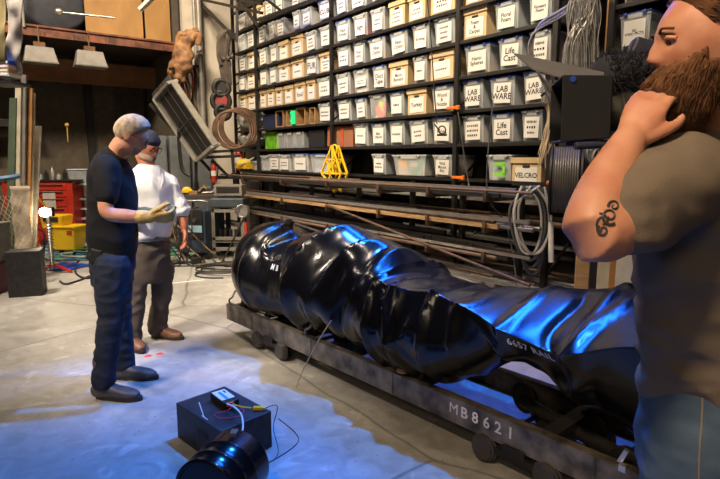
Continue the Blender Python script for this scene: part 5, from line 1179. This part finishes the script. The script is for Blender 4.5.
for sx, sy, r_ in ((-.2, -.2, .07), (.2, -.2, .07), (-.26, .3, .13), (.26, .3, .13)): mb = MB(); w0 = o+Rw @ V((sx, sy, 0))+V((0, .1, r_)); mb.cyl(w0-Rw @ V((.03, 0, 0)), w0+Rw @ V((.03, 0, 0)), r_, n=20); mb.build('wheel', RUBBER, root)
mb = MB(); mb.tube(spline([o+V((-.15, -.1, .73)), o+V((-.15, -.1, .86)), o+V((.15, -.1, .86)), o+V((.15, -.1, .73))], 4), .015, 8); mb.build('handle', STEEL, root)
o = V((-1.98, 8.25, 0)); root = thing('equipment_cart', 'worn grey steel cart right of the welding machine', 'cart', o)
mb = MB(); mb.box(o+V((0, 0, .84)), (.50, .5, .14)); mb.build('top_case', mat('blue grey case', (.05, .065, .08), .5), root, bevel=.02)
mb = MB()
for sx in (-.22, .22): mb.box(o+V((sx, -.2, .42)), (.05, .04, .8)); mb.box(o+V((sx, .2, .42)), (.05, .04, .8))
for z in (.14, .30, .72): mb.box(o+V((0, -.2, z)), (.48, .04, .05)); 
mb.box(o+V((0, 0, .25)), (.46, .4, .03)); mb.build('cart_frame', mat('worn grey', (.22, .20, .17), .6), root, bevel=.003)
for k in range(5): mb = MB(); mb.cyl(o+V((-.16+.08*k, -.05, .27)), o+V((-.16+.08*k, -.05, .42)), .028, n=10); mb.build('rod_holder', RACK, root)
mb = MB(); mb.box(o+V((.0, .0, 1.02)), (.42, .3, .16)); mb.mat(1); mb.box(o+V((0, -.155, 1.03)), (.34, .01, .09)); tag(mb.build('feeder_box', [mat('worn grey', (.2,.2,.2), .6), RACK], origin=o+V((0, 0, .93)), bevel=.01), 'grey box with dark window on top of the equipment cart', 'box')
for k in range(12):
    a = V((-2.62+rnd.uniform(-.1, .3), 7.75+rnd.uniform(-.1, .1), .80)); pts = [a, a+V((rnd.uniform(-.25, .0), -.12, -.05)), a+V((rnd.uniform(-.3, .2), -.18, -.4)), a+V((rnd.uniform(-.2, .5), -.15, -.76)), a+V((rnd.uniform(-.3, .9), -.4, -.785))]
    wire('welding_cable', pts, .010, [RUBBER, mat('tan cable', (.30, .18, .09), .6), RACK][k % 3], f'{["black", "tan", "dark grey"][k % 3]} cable drooping from the welding machine, {ORD[k//3]} of its colour', 'cable', 'welding cables')
# gauge on a thin stand
o = V((-1.62, 7.55, 0)); root = thing('pressure_gauge_stand', 'silver round gauge on a thin stand behind the tank end', 'gauge', o); gz = P(244, 211, 7.55)
mb = MB(); mb.cyl(gz+V((-.02, -.04, 0)), gz+V((.0, .03, 0)), .085, n=28); mb.build('gauge_face', BRIGHT, root); mb = MB(); mb.torus(gz+V((-.02, -.04, 0)), (.2, -1, 0), .085, .012, 28, 8); mb.build('bezel', STEEL, root)
mb = MB(); mb.cyl(V((gz.x+.02, 7.57, 0.02)), gz-V((-.02, -.02, .05)), .012, n=8); mb.cyl(V((gz.x+.02, 7.57, 0)), V((gz.x+.02, 7.57, .02)), .1); mb.bar(gz+V((0, 0, -.1)), V((gz.x-.35, 7.6, .02)), .02); mb.build('stand', RACK, root)
mb = MB(); mb.cyl(gz-V((-.02, 0, .42)), gz-V((-.02, 0, .16)), .022, n=10); mb.build('red_hose_end', RED, root)
for k in range(7):
    c0 = V((-1.75+rnd.uniform(-.2, .3), 7.1+rnd.uniform(-.35, .35), .012+.012*k)); R0 = rnd.uniform(.18, .38); pts = [c0+V((R0*math.cos(t)*1.1, R0*.7*math.sin(t), 0)) for t in [j*.55+k for j in range(10)]]
    wire('floor_cable', pts, .010, RUBBER, 'black cable looped on the floor behind the tank end', 'cable', 'cables looped behind the tank')
for k in range(9):
    c0 = V((-2.9+rnd.uniform(-.6, .4), 8.2+rnd.uniform(-.3, .4), .01+.01*k)); R0 = rnd.uniform(.15, .4); pts = [c0+V((R0*math.cos(t)*1.6, R0*.7*math.sin(t), 0)) for t in [j*.6+k for j in range(8)]]
    wire('floor_hose', pts, .011, [mat('green hose', (.06, .32, .18), .5), RUBBER, mat('teal wire', (.05, .45, .40), .4)][k % 3], f'{["green", "black", "teal"][k % 3]} hose looped on the floor before the workbench', 'hose', f'{["green", "black", "teal"][k % 3]} hoses by the workbench')
# black claw tool on the floor
o = G(188, 264); root = thing('clamp_tool', 'black clamp tool lying alone on the bare floor', 'tool', o); mb = MB(); mb.tube([o+V((-.32, .05, .02)), o+V((-.1, 0, .03)), o+V((.1, -.02, .03))], .018, 8); mb.tube([o+V((-.30, -.05, .02)), o+V((-.1, 0, .03))], .014, 8); mb.build('bar', RUBBER, root); mb = MB(); mb.box(o+V((.12, 0, .05)), (.14, .10, .09), Matrix.Rotation(.5, 3, 'Z')); mb.tube([o+V((.1, 0, .05)), o+V((.2, .08, .08)), o+V((.24, .02, .02))], .015, 6); mb.build('jaw', RUBBER, root, bevel=.01)
o = G(224, 266); mb = MB(); mb.box(o+V((0, 0, .02)), (.10, .05, .04)); mb.cyl(o+V((.03, 0, .02)), o+V((.11, .02, .02)), .012, n=8); tag(mb.build('small_plug', mat('dull red', (.22, .04, .03), .6), origin=o, bevel=.005), 'small dull red plug on the floor near the tank', 'plug')
mb = MB(); a, b2 = G(234, 291), G(251, 287); mb.box((a+b2)/2+V((0, 0, .002)), ((b2-a).length, .02, .003), Matrix.Rotation(math.atan2(b2.y-a.y, b2.x-a.x), 3, 'Z')); tag(mb.build('pink_tape', mat('pink tape', (.85, .15, .15), .6), origin=(a+b2)/2), 'short pink tape line on the floor left of the tank', 'tape')
for k, (a, b2) in enumerate(((G(166, 284), G(204, 280)), )):
    mb = MB(); mb.box((a+b2)/2+V((0, 0, .002)), ((b2-a).length, .03, .003), Matrix.Rotation(math.atan2(b2.y-a.y, b2.x-a.x), 3, 'Z')); tag(mb.build('white_tape', PAPER, origin=(a+b2)/2), 'white tape strip on the floor behind the two people', 'tape')
for k, (x, y) in enumerate(((148, 356), (160, 354))):
    mb = MB(); o = G(x, y); mb.lathe([(.03, 0), (.028, .002), (.001, .002)], o, n=9); tag(mb.build('red_paint_spot', mat('red spot', (.6, .08, .06), .6), origin=o), ['red paint spot on the floor, left of the pair', 'red paint spot on the floor, right of the pair'][k], 'spot')

# ================================================================== LEFT SIDE
o = G(22, 297)+V((0, .12, 0)); mb = MB(); Rq = Matrix.Rotation(.35, 3, 'Z'); mb.box(o+V((0, 0, .25)), (.33, .24, .50), Rq); root = thing('tall_black_box', 'black wooden box standing on end at the left edge of the floor', 'box', o); mb.build('box_body', BOXM, root, bevel=.005)
mb = MB(); mb.box(o+Rq @ V((0, -.122, .33)), (.10, .004, .03), Rq); mb.build('hand_slot', INK, root)
mb = MB(); mb.box(V((-4.33, 5.95, .155)), (.60, .5, .31)); mb.box(V((-4.33, 5.95, .32)), (.62, .52, .02)); tag(mb.build('maroon_case', mat('maroon', (.14, .035, .045), .6), origin=V((-4.33, 5.95, 0)), bevel=.01), 'maroon case half cut off at the left edge below the grey crate', 'case')
mb = MB(); mb.box(V((-4.33, 5.98, .55)), (.56, .45, .42)); mb.box(V((-4.33, 5.98, .77)), (.6, .48, .02)); tag(mb.build('grey_crate', mat('grey crate', (.17, .16, .14), .7), origin=V((-4.33, 5.98, .34)), bevel=.01), 'grey crate on top of the maroon case at the left edge', 'crate')
# tool chest
o = V((-5.42, 9.3, 0)); Rt = Matrix.Rotation(.12, 3, 'Z'); root = thing('tool_chest', 'big red rolling tool chest before the roller door', 'tool chest', o)
def TC(x, y, z): return o+Rt @ V((x, y, 0))+V((0, 0, z))
mb = MB(); mb.box(TC(0, 0, .62), (1.1, .5, .98), Rt); mb.build('cabinet', RED, root, bevel=.008)
for k, (z, h_) in enumerate(((1.02, .10), (.90, .10), (.76, .14), (.58, .18), (.34, .26))):
    mb = MB(); mb.box(TC(0, -.255, z), (.90, .015, h_), Rt); d_ = mb.build('drawer', RED, root, bevel=.004); mb = MB(); mb.box(TC(0, -.27, z+h_*.38), (.80, .02, .015), Rt); mb.build('handle', STEEL, d_)
mb = MB(); mb.box(TC(.05, 0, 1.125), (1.15, .54, .02), Rt); mb.box(TC(0.52, -.2, .62), (.05, .05, 1.0), Rt); mb.build('top_tray', RACK, root)
mb = MB(); mb.box(TC(.18, -.272, .80), (.20, .004, .30), Rt); mb.build('taped_sheet', mat('dull paper', (.55, .50, .48), .8), root)
for sx in (-.4, .4):
    for sy in (-.18, .18): mb = MB(); mb.cyl(TC(sx-.02, sy, .06), TC(sx+.02, sy, .06), .06, n=14); mb.build('caster', RUBBER, root)
for k in range(8):
    p0 = TC(-.35+.1*k, 0, 1.137); mb = MB(); h_ = .10+.06*(k % 3); mb.lathe([(.035, 0), (.035, h_*.7), (.015, h_*.8), (.015, h_)], p0, n=12); tag(mb.build('spray_bottle', [mat('pale bottle', (.4, .42, .45), .4), RACK, BRIGHT][k % 3], origin=p0), f'small bottle on the red tool chest, {ORD[k]} from the left', 'bottle', 'bottles on the tool chest')
o2 = V((-4.85, 9.55, .0)); 
root = thing('pale_shelf_unit', 'small shelf unit with bluish white shelves right of the tool chest', 'shelving', o2)
mb = MB()
for z in (.45, .62, .79, 1.05):
    mb = MB(); mb.box(o2+V((0, 0, z)), (.42, .3, .03)); mb.build('shelf_board', mat('pale shelf', (.55, .60, .66), .5), root)
mb = MB()
for sx in (-.2, .2): mb.box(o2+V((sx, 0, .55)), (.03, .3, 1.1)); 
mb.build('side_panel', RACK, root)
mb = MB(); mb.box(o2+V((-.05, 0, 1.18)), (.34, .26, .22), taper=.85); mb.mat(1); mb.box(o2+V((-.05, 0, 1.30)), (.36, .28, .02)); tag(mb.build('clear_tub', [mat('tub grey', (.35, .38, .42), .4), LIDC], origin=o2+V((-.05, 0, 1.07)), bevel=.01), 'grey plastic tub on top of the pale shelf unit', 'tub')
# yellow mop bucket with wringer
o = V((-4.62, 8.35, 0)); root = thing('mop_bucket', 'yellow plastic mop bucket with side press wringer', 'mop bucket', o); ky_ = .56
Rm = Matrix.Rotation(-.1, 3, 'Z')
def MBx(x, y, z): return o+Rm @ V((x, y, 0))+V((0, 0, z))
mb = MB(); mb.box(MBx(.05, 0, .27), (.48, .34, .36), Rm, taper=.80); mb.build('bucket', YELLOW, root, bevel=.02)
mb = MB(); mb.box(MBx(-.10, 0, .53), (.36, .30, .20), Rm, taper=.88); mb.build('wringer', YELLOW, root, bevel=.015)
mb = MB(); mb.box(MBx(.05, 0, .455), (.52, .37, .03), Rm); mb.build('rim', YELLOW, root, bevel=.008)
mb = MB(); mb.box(MBx(-.10, -.152, .57), (.24, .006, .07), Rm); mb.build('wringer_slots', INK, root); mb = MB(); mb.box(MBx(.20, -.165, .37), (.08, .006, .06), Rm); mb.build('red_sticker', RED, root)
for sx in (-.15, .22):
    for sy in (-.12, .12): mb = MB(); mb.cyl(MBx(sx-.015, sy, .045), MBx(sx+.015, sy, .045), .045, n=14); mb.box(MBx(sx, sy, .08), (.05, .05, .04), Rm); mb.build('caster', RUBBER, root)
mb = MB(); a = P(29, 187, 7.9); b2 = MBx(-.18, -.02, .66); mb.tube([a, b2], .016, 8); mb.ball(a, .02); tag(mb.build('mop', YELLOW, origin=b2), 'yellow mop handle leaning out of the mop bucket to the left', 'mop')
# work lamp on a red stand
o = V((-4.05, 6.95, 0)); lz = P(46, 212, 6.95); root = thing('work_lamp', 'glaring halogen work lamp on a dark stand with red foot', 'lamp', o)
mb = MB(); mb.box(lz+V((0, .03, 0)), (.16, .07, .12)); mb.build('lamp_housing', RACK, root, bevel=.008)
mb = MB(); mb.ball(lz-V((0, .035, 0)), (.07, .03, .06), 16); mb.build('lamp_glass', mat('lamp glass', (1, .9, .75), .3, emit=(1, .86, .62), es=60), root)
mb = MB(); mb.cyl(V((lz.x-.0, 6.99, .05)), V((lz.x, 6.99, lz.z-.06)), .025, n=10)
for z in range(14): mb.torus(V((lz.x, 6.99, .12+z*.04)), (0, 0, 1), .035, .008, 12, 5)
mb.build('stand_pole', STEEL, root); mb = MB()
for t in (0, 2.1, 4.2): mb.bar(V((lz.x, 6.99, .12)), V((lz.x+.25*math.cos(t), 6.99+.25*math.sin(t), .015)), .03)
mb.build('foot', RED, root); d = bpy.data.lights.new('work_lamp_light', 'AREA'); d.shape = 'RECTANGLE'; d.size = .12; d.size_y = .08; d.energy = 18; d.color = (1, .82, .55); lo_ = bpy.data.objects.new('work_lamp_light', d); col.objects.link(lo_); lo_.parent = root; lo_.location = lz-V((0, .03, 0))-o; lo_.rotation_euler = V((.25, -1, -.35)).to_track_quat('-Z', 'Y').to_euler()
extinguisher(V((-4.32, 7.1, 0)), .08, .62, 'red gas bottle standing behind the work lamp')
# blue tarp on the floor and tangled hoses
mb = MB(); nG = 14; c0 = G(60, 268); vs = []; fs = []
for i in range(nG+1):
    for j in range(nG+1):
        u, v = i/nG-.5, j/nG-.5; vs.append(c0+V((u*.62+v*.2, v*.45, .012+.05*max(0, noise.noise(V((u*6, v*6, 1))))+.02*(.5-abs(u)))))
for i in range(nG):
    for j in range(nG): fs.append((i*(nG+1)+j, (i+1)*(nG+1)+j, (i+1)*(nG+1)+j+1, i*(nG+1)+j+1))
mb.add(vs, fs, True); tp = tag(mb.build('blue_tarp', mat('blue tarp', (.02, .05, .35), .5), origin=c0), 'crumpled deep blue tarp on the floor by the work lamp', 'tarp'); sm = tp.modifiers.new('s', 'SOLIDIFY'); sm.thickness = .004
for k in range(16):
    c0 = V((-4.5+rnd.uniform(-.5, .6), 8.0+rnd.uniform(-.5, .7), .01+.012*k*.5)); R0 = rnd.uniform(.12, .38); pts = [c0+V((R0*math.cos(t)*1.5, R0*.8*math.sin(t), 0)) for t in [j*.6+k for j in range(9)]]; ci = k % 4
    wire('floor_hose', pts, .012, [mat('blue hose', (.05, .25, .5), .5), MC['green hose'], RUBBER, mat('pale hose', (.5, .5, .48), .5)][ci], f'{["blue", "green", "black", "pale"][ci]} hose tangled on the floor by the mop bucket', 'hose', f'{["blue", "green", "black", "pale"][ci]} hoses by the mop bucket')
for k, pts in enumerate(([G(92, 258), G(78, 262), G(76, 274), G(90, 279), G(104, 268), G(120, 265)], [G(60, 282), G(66, 285), G(80, 281), G(92, 276)], [G(96, 268), G(110, 262), G(130, 262), G(143, 266)])):
    wire('black_cable', [p_+V((0, 0, .012)) for p_ in pts], .013, RUBBER, ['black cable loop on the floor left of the man in black', 'short black cable on the floor near the blue tarp', 'black cable behind the legs of the two people'][k], 'cable')
# stacked sheet goods, wire mesh and plastic at the far left
SH = [(-3, 4, 96, 300, 'green painted board', mat('dull green board', (.07, .10, .06), .8), 6.75), (3, 9, 80, 250, 'cream narrow board', mat('cream board', (.52, .46, .34), .7), 6.8), (9, 14, 72, 250, 'grey metal sheet', mat('grey sheet', (.20, .19, .17), .5), 6.85), (15, 21, 86, 185, 'orange brown plank', mat('orange plank', (.36, .17, .05), .6), 6.9), (20.5, 23, 91, 200, 'thin cream strip', mat('cream board', (.5, .45, .35), .7), 6.95), (21, 30, 125, 262, 'pale plywood offcut', mat('pale ply', (.55, .48, .36), .7), 7.0)]
for k, (x0, x1, y0, y1, nm, m_, Yq) in enumerate(SH):
    a = P(x0, y0, Yq); b2 = P(x1, y0, Yq); bt = .02; wd = b2.x-a.x; mb = MB(); mb.bar(V(((a.x+b2.x)/2, Yq+.25, a.z)), V(((a.x+b2.x)/2-.02, Yq-.15, bt)), wd, .03, up=(0, 1, 0))
    mb2 = mb; tag(mb.build('leaning_board', m_, origin=V(((a.x+b2.x)/2, Yq, 0)), bevel=.002), f'{nm} leaning upright at the left edge', 'board')
mb = MB(); mb.bar(P(31, 136, 7.1), P(28, 262, 7.1), .06, .06); tag(mb.build('blue_bundle', mat('bright blue foam', (.03, .14, .24), .7), origin=P(29, 170, 6.5), bevel=.01), 'blue painted stick standing beside the pale plywood offcut', 'board')
wire('blue_strap', [P(-3, 179, 5.4), P(8, 178, 5.4), P(18, 176, 5.5)], .03, mat('dusty blue', (.08, .16, .26), .6), 'dusty blue strap across the boards at the left edge', 'strap')
PLAS = bpy.data.materials.new('milky film'); PLAS.use_nodes = True; b_ = PLAS.node_tree.nodes['Principled BSDF']; b_.inputs['Base Color'].default_value = (.36, .33, .31, 1); b_.inputs['Roughness'].default_value = .35; b_.inputs['Alpha'].default_value = .85
def sheet(name, corners, m, label, cat, amp=.03, fr=3, n=18, th=.004):
    a, b_, c, d = [V(q_) for q_ in corners]; mb = MB(); vs = []; fs = []
    nn = (b_-a).cross(d-a).normalized()
    for i in range(n+1):
        for j in range(n+1):
            u, v = i/n, j/n; p_ = a*(1-u)*(1-v)+b_*u*(1-v)+c*u*v+d*(1-u)*v; vs.append(p_+nn*amp*(noise.noise(p_*fr)+.5*noise.noise(p_*fr*2.5)))
    for i in range(n):
        for j in range(n): fs.append((i*(n+1)+j, (i+1)*(n+1)+j, (i+1)*(n+1)+j+1, i*(n+1)+j+1))
    mb.add(vs, fs, True); o = tag(mb.build(name, m, origin=a), label, cat); q_ = o.modifiers.new('s', 'SOLIDIFY'); q_.thickness = th; return o
sheet('plastic_sheet', [P(4, -8, 5.2), P(25, -8, 5.2), P(20, 74, 5.3), P(7, 74, 5.3)], PLAS, 'milky plastic film hanging at the top left corner', 'plastic sheet', .12, 3)
sheet('yellow_paper', [P(-4, -8, 5.1), P(6, -8, 5.1), P(6, 63, 5.1), P(-4, 63, 5.1)], mat('yellow paper', (.30, .24, .10), .8), 'yellowish paper sheet hanging behind the film at the top left', 'paper sheet', .05, 3)
for k in range(4):
    mb = MB(); c0 = P(8, 64+k*4, 5.3); mb.box(c0, (.14, .2, .035)); mb.mat(1); mb.box(c0-V((.0, .101, 0)), (.12, .002, .02)); tag(mb.build('folded_cloth', [[BLUEP, mat('pink cloth', (.5, .32, .32), .8), WOOD, PAPER][k], PAPER], origin=c0, bevel=.006), f'{["dark blue", "pink", "brown", "white"][k]} folded piece on the board ends at the left edge', 'cloth')
mb = MB(); mb.box(P(8, 82, 5.35)-V((0, 0, .02)), (.26, .3, .03)); tag(mb.build('bracket_shelf', RACK, origin=P(8, 82, 5.35)), 'small dark ledge under the folded pieces at the left edge', 'shelf')
# curled wire mesh
mb = MB(); m0 = P(2, 130, 5.9); w3m = []
def mesh_pt(u, v):
    x0 = -4.42+u*.42+(1-v)*.24*u; return V((x0+.05*math.sin(v*3), 6.2+.25*u-.2*math.sin(u*math.pi), .02+v*1.05))
for k in range(-14, 15):
    for sg in (1, -1):
        pts = []
        for j in range(15):
            v = j/14; u = k/14+sg*v*.9+(0 if sg > 0 else .9)*1.0-.0
            if 0 <= u <= 1: pts.append(mesh_pt(u, v))
        if len(pts) > 2: mb.tube(pts, .0028, 4, cap=False)
tag(mb.build('wire_mesh_roll', mat('mesh wire', (.50, .42, .32), .5, .4), origin=(-3.9, 6.4, 0)), 'curled panel of diamond wire mesh standing behind the tall black box', 'wire mesh')
sheet('cream_wrap', [P(10, 186, 6.55), P(29, 186, 6.55), P(33, 262, 6.55), P(16, 262, 6.55)], mat('cream wrap', (.45, .37, .27), .8), 'creased cream wrapping behind the wire mesh', 'wrapping', .05, 5)

# ================================================================== CABLES AND SPOOL AT THE RIGHT OF THE RACK
WIREM = mat('silver cable', (.42, .40, .36), .4, .3, c2=(.22, .21, .19), scale=20)
def bundle(name, label, fn, n, r_, m, org, hk=None):
    root = thing(name, label, 'cable bundle', org); 
    for g in range(4):
        mb = MB()
        for k in range(n//4): mb.tube(spline(fn(k*4+g), 6), r_*rnd.uniform(.7, 1.2), 5)
        mb.build('strand_group', m, root)
    mb = MB(); h = V(org); mb.tube(spline([h+V((0, .12, .05)), h+V((0, 0, .06)), h+V((0, -.1, 0)), h+V((0, -.12, .06))], 5), .012, 6); mb.build('hook', RACK, root)
def f1(k):
    Yq = 4.35+rnd.uniform(-.14, .10); x0 = 585+rnd.uniform(-12, 12); sx = rnd.uniform(-22, 16)
    return [P(x0, -12, Yq), P(x0+sx*.35, 12, Yq), P(584+sx*.9, 45, Yq), P(584+sx, rnd.uniform(72, 100), Yq)]
bundle('cable_bundle', 'thick fall of silver cables hanging beside the right end of the shelves', f1, 72, .0055, WIREM, P(586, -6, 4.45))
def f2(k):
    Yq = 4.55+rnd.uniform(-.1, .05); d = rnd.uniform(0, 9)
    return [P(592+rnd.uniform(-8, 8), -8, Yq), P(562, 8+d, Yq), P(538-d*.6, 26+d, Yq), P(534-d*.4, 60, Yq), P(546+d, 92, Yq), P(556+d, 112, Yq)]
bundle('cable_bundle', 'looser swag of silver cables looping left in front of the bins', f2, 20, .0055, WIREM, P(572, -4, 4.6))
def f3(k):
    Yq = 4.6+rnd.uniform(-.05, .05); x = 548+rnd.uniform(-5, 5)
    return [P(545+rnd.uniform(-4, 4), 102, Yq), P(x+4, 112, Yq), P(x+rnd.uniform(-3, 5), 135, Yq), P(x+rnd.uniform(-8, 4), rnd.uniform(150, 172), Yq)]
bundle('twine_hank', 'hank of pale tan twine hanging left of the big spool', f3, 20, .005, mat('tan twine', (.60, .48, .32), .8), P(546, 100, 4.7))
def f4(k):
    Yq = 4.7+rnd.uniform(-.08, .08); x = 552+rnd.uniform(-6, 10)
    return [P(x, 80, Yq), P(x+2, 95, Yq), P(x+rnd.uniform(-2, 8), 118, Yq)]
bundle('cable_bundle', 'short dark wire bundle behind the matte box', f4, 20, .005, mat('dark wire', (.14, .13, .12), .6), P(556, 76, 4.78))
c = P(566, 180, 4.5); ax = V((.93, -.37, 0)).normalized(); root = thing('cable_spool', 'big ribbed grey cable spool hanging behind the operator\'s elbow', 'cable spool', c)
mb = MB(); prof = [(.05, -.10)]; n_ = 11
for k in range(n_): prof += [(.27, -.10+k*.2/n_), (.278, -.10+(k+.5)*.2/n_), (.27, -.10+(k+.95)*.2/n_)]
prof += [(.05, .10)]; mb.lathe(prof, c, ax, 44); mb.build('wound_cable', mat('wound cable', (.13, .12, .11), .4, .2), root)
for s_ in (-1, 1): mb = MB(); mb.lathe([(.03, -.008), (.284, -.008), (.284, .008), (.03, .008)], c+ax*.115*s_, ax, 44); mb.build('flange', RACK, root)
mb = MB(); mb.cyl(c-ax*.13, c+ax*.16, .02, n=10); mb.build('axle', RACK, root)
for k in range(3):
    mb = MB(); c1 = P(597+k*3, 150+k*7, 4.4); mb.torus(c1, (.4, -1, 0), .13-.02*k, .012, 28, 7); mb.torus(c1+V((.01, -.03, -.02)), (.3, -1, .1), .12-.02*k, .012, 28, 7); tag(mb.build('cable_coil', WIREM, origin=c1), f'small grey cable coil right of the spool, {ORD[k]} from the top', 'cable coil')
# looped cables hanging under the VELCRO box
CBL = mat('grey cable', (.10, .10, .10), .5)
for k in range(9):
    Yq = 4.52+.025*(k % 4); x0 = 522+k*2.2; hw_ = 13+2*(k % 3); bt = 252+6*(k % 4); mb = MB(); cxp = 531+(k % 5)*1.5-3
    pts = [P(x0, 186, Yq), P(cxp-hw_, 205, Yq), P(cxp-hw_+1, 232, Yq), P(cxp-5, bt, Yq), P(cxp+7, bt-1, Yq), P(cxp+hw_, 230, Yq), P(cxp+hw_-2, 204, Yq), P(x0+5, 187, Yq)]
    mb.tube(spline(pts, 7), .010, 6); tag(mb.build('looped_cable', CBL if k % 4 else mat('white cable', (.6, .58, .52), .5), origin=pts[0]), ('dark' if k % 4 else 'white')+' cable loop hanging under the VELCRO box', 'cable', ('dark' if k % 4 else 'white')+' loops under the VELCRO box')
wire('thin_cable', [P(493, 100, 4.85), P(487, 190, 4.8), P(505, 222, 4.7), P(513, 255, 4.6), P(517, 287, 4.5)], .006, CBL, 'thin cord crossing the pipe rack left of the cable loops', 'cord')
wire('thin_cable', [P(458, 112, 5.5), P(462, 140, 5.5), P(468, 180, 5.5), P(470, 190, 5.4)], .007, CBL, 'thin grey cord hanging from the orange clamp', 'cord')
wire('thin_cable', [P(427, -6, 5.6), P(431, 40, 5.6), P(435, 100, 5.6), P(437, 124, 5.6)], .006, RUBBER, 'thin black cord hanging in front of the middle bins', 'cord')
mb = MB(); c1 = P(442, 130, 5.6); mb.torus(c1, (.3, -1, 0), .04, .008, 18, 6); mb.box(c1-V((0, 0, .05)), (.10, .03, .02)); mb.tube([c1+V((-.03, 0, 0)), c1+V((-.08, 0, .06))], .008, 6); tag(mb.build('black_clip', RUBBER, origin=c1, bevel=.003), 'black clip light at the end of the hanging cord', 'clip')
ORG = mat('orange plastic', (.85, .20, .02), .4)
for k, (x, y, lb) in enumerate(((452, 108, 'orange spring clamp on the post, upper of two'), (457, 177.5, 'orange spring clamp on the ledge, lower of two'))):
    Yq = onplane(x, y, S(0, -.06, 0), SD).y; c1 = P(x, y, Yq); mb = MB(); mb.box(c1, (.14, .03, .03), RM); mb.box(c1+SD*.08+V((0, 0, -.0)), (.04, .03, .045), RM); tag(mb.build('spring_clamp', ORG, origin=c1, bevel=.006), lb, 'clamp')
mb = MB(); c1 = P(549, 183, onplane(549, 183, S(0, -.1, 0), SD).y); mb.ball(c1, .025, 14); tag(mb.build('orange_ball', ORG, origin=c1), 'tiny orange ball at the corner of the VELCRO box', 'ball')
mb = MB(); a = P(551, 222, 4.45); b2 = P(551, 262, 4.45); mb.cyl(a, b2, .022, n=12); mb.cyl(a, a+V((0, 0, .06)), .008, n=8); tag(mb.build('white_tube', WHITE, origin=b2), 'white plug strip hanging right of the cable loops', 'tube')
# boards and lumber standing under the right end of the rack
for k, (x0, x1, nm, m_) in enumerate(((578, 592, 'pale brown plank', WOOD), (593, 600, 'dark narrow plank', RACK), (600, 612, 'cream board', mat('cream board', (.5, .45, .35), .7)), (612, 618, 'brown plank', mat('orange plank', (.3, .2, .1), .6)), (617, 636, 'white board', mat('white board', (.55, .53, .48), .6)), (640, 652, 'pale plank', WOOD))):
    Yq = 4.25-.02*k; a = P(x0, 232, Yq); b2 = P(x1, 232, Yq); mb = MB(); mb.box(V(((a.x+b2.x)/2, Yq, .51)), (b2.x-a.x, .03, 1.02), Matrix.Rotation(-.25, 3, 'Z')); tag(mb.build('standing_board', m_, origin=V(((a.x+b2.x)/2, Yq, 0)), bevel=.003), f'{nm} standing behind the operator\'s elbow', 'board')
wire('black_cable', [P(598, 222, 4.1), P(592, 250, 4.1), P(589, 290, 4.1), P(586, 330, 4.1)], .008, RUBBER, 'black cable hanging before the standing boards', 'cable')
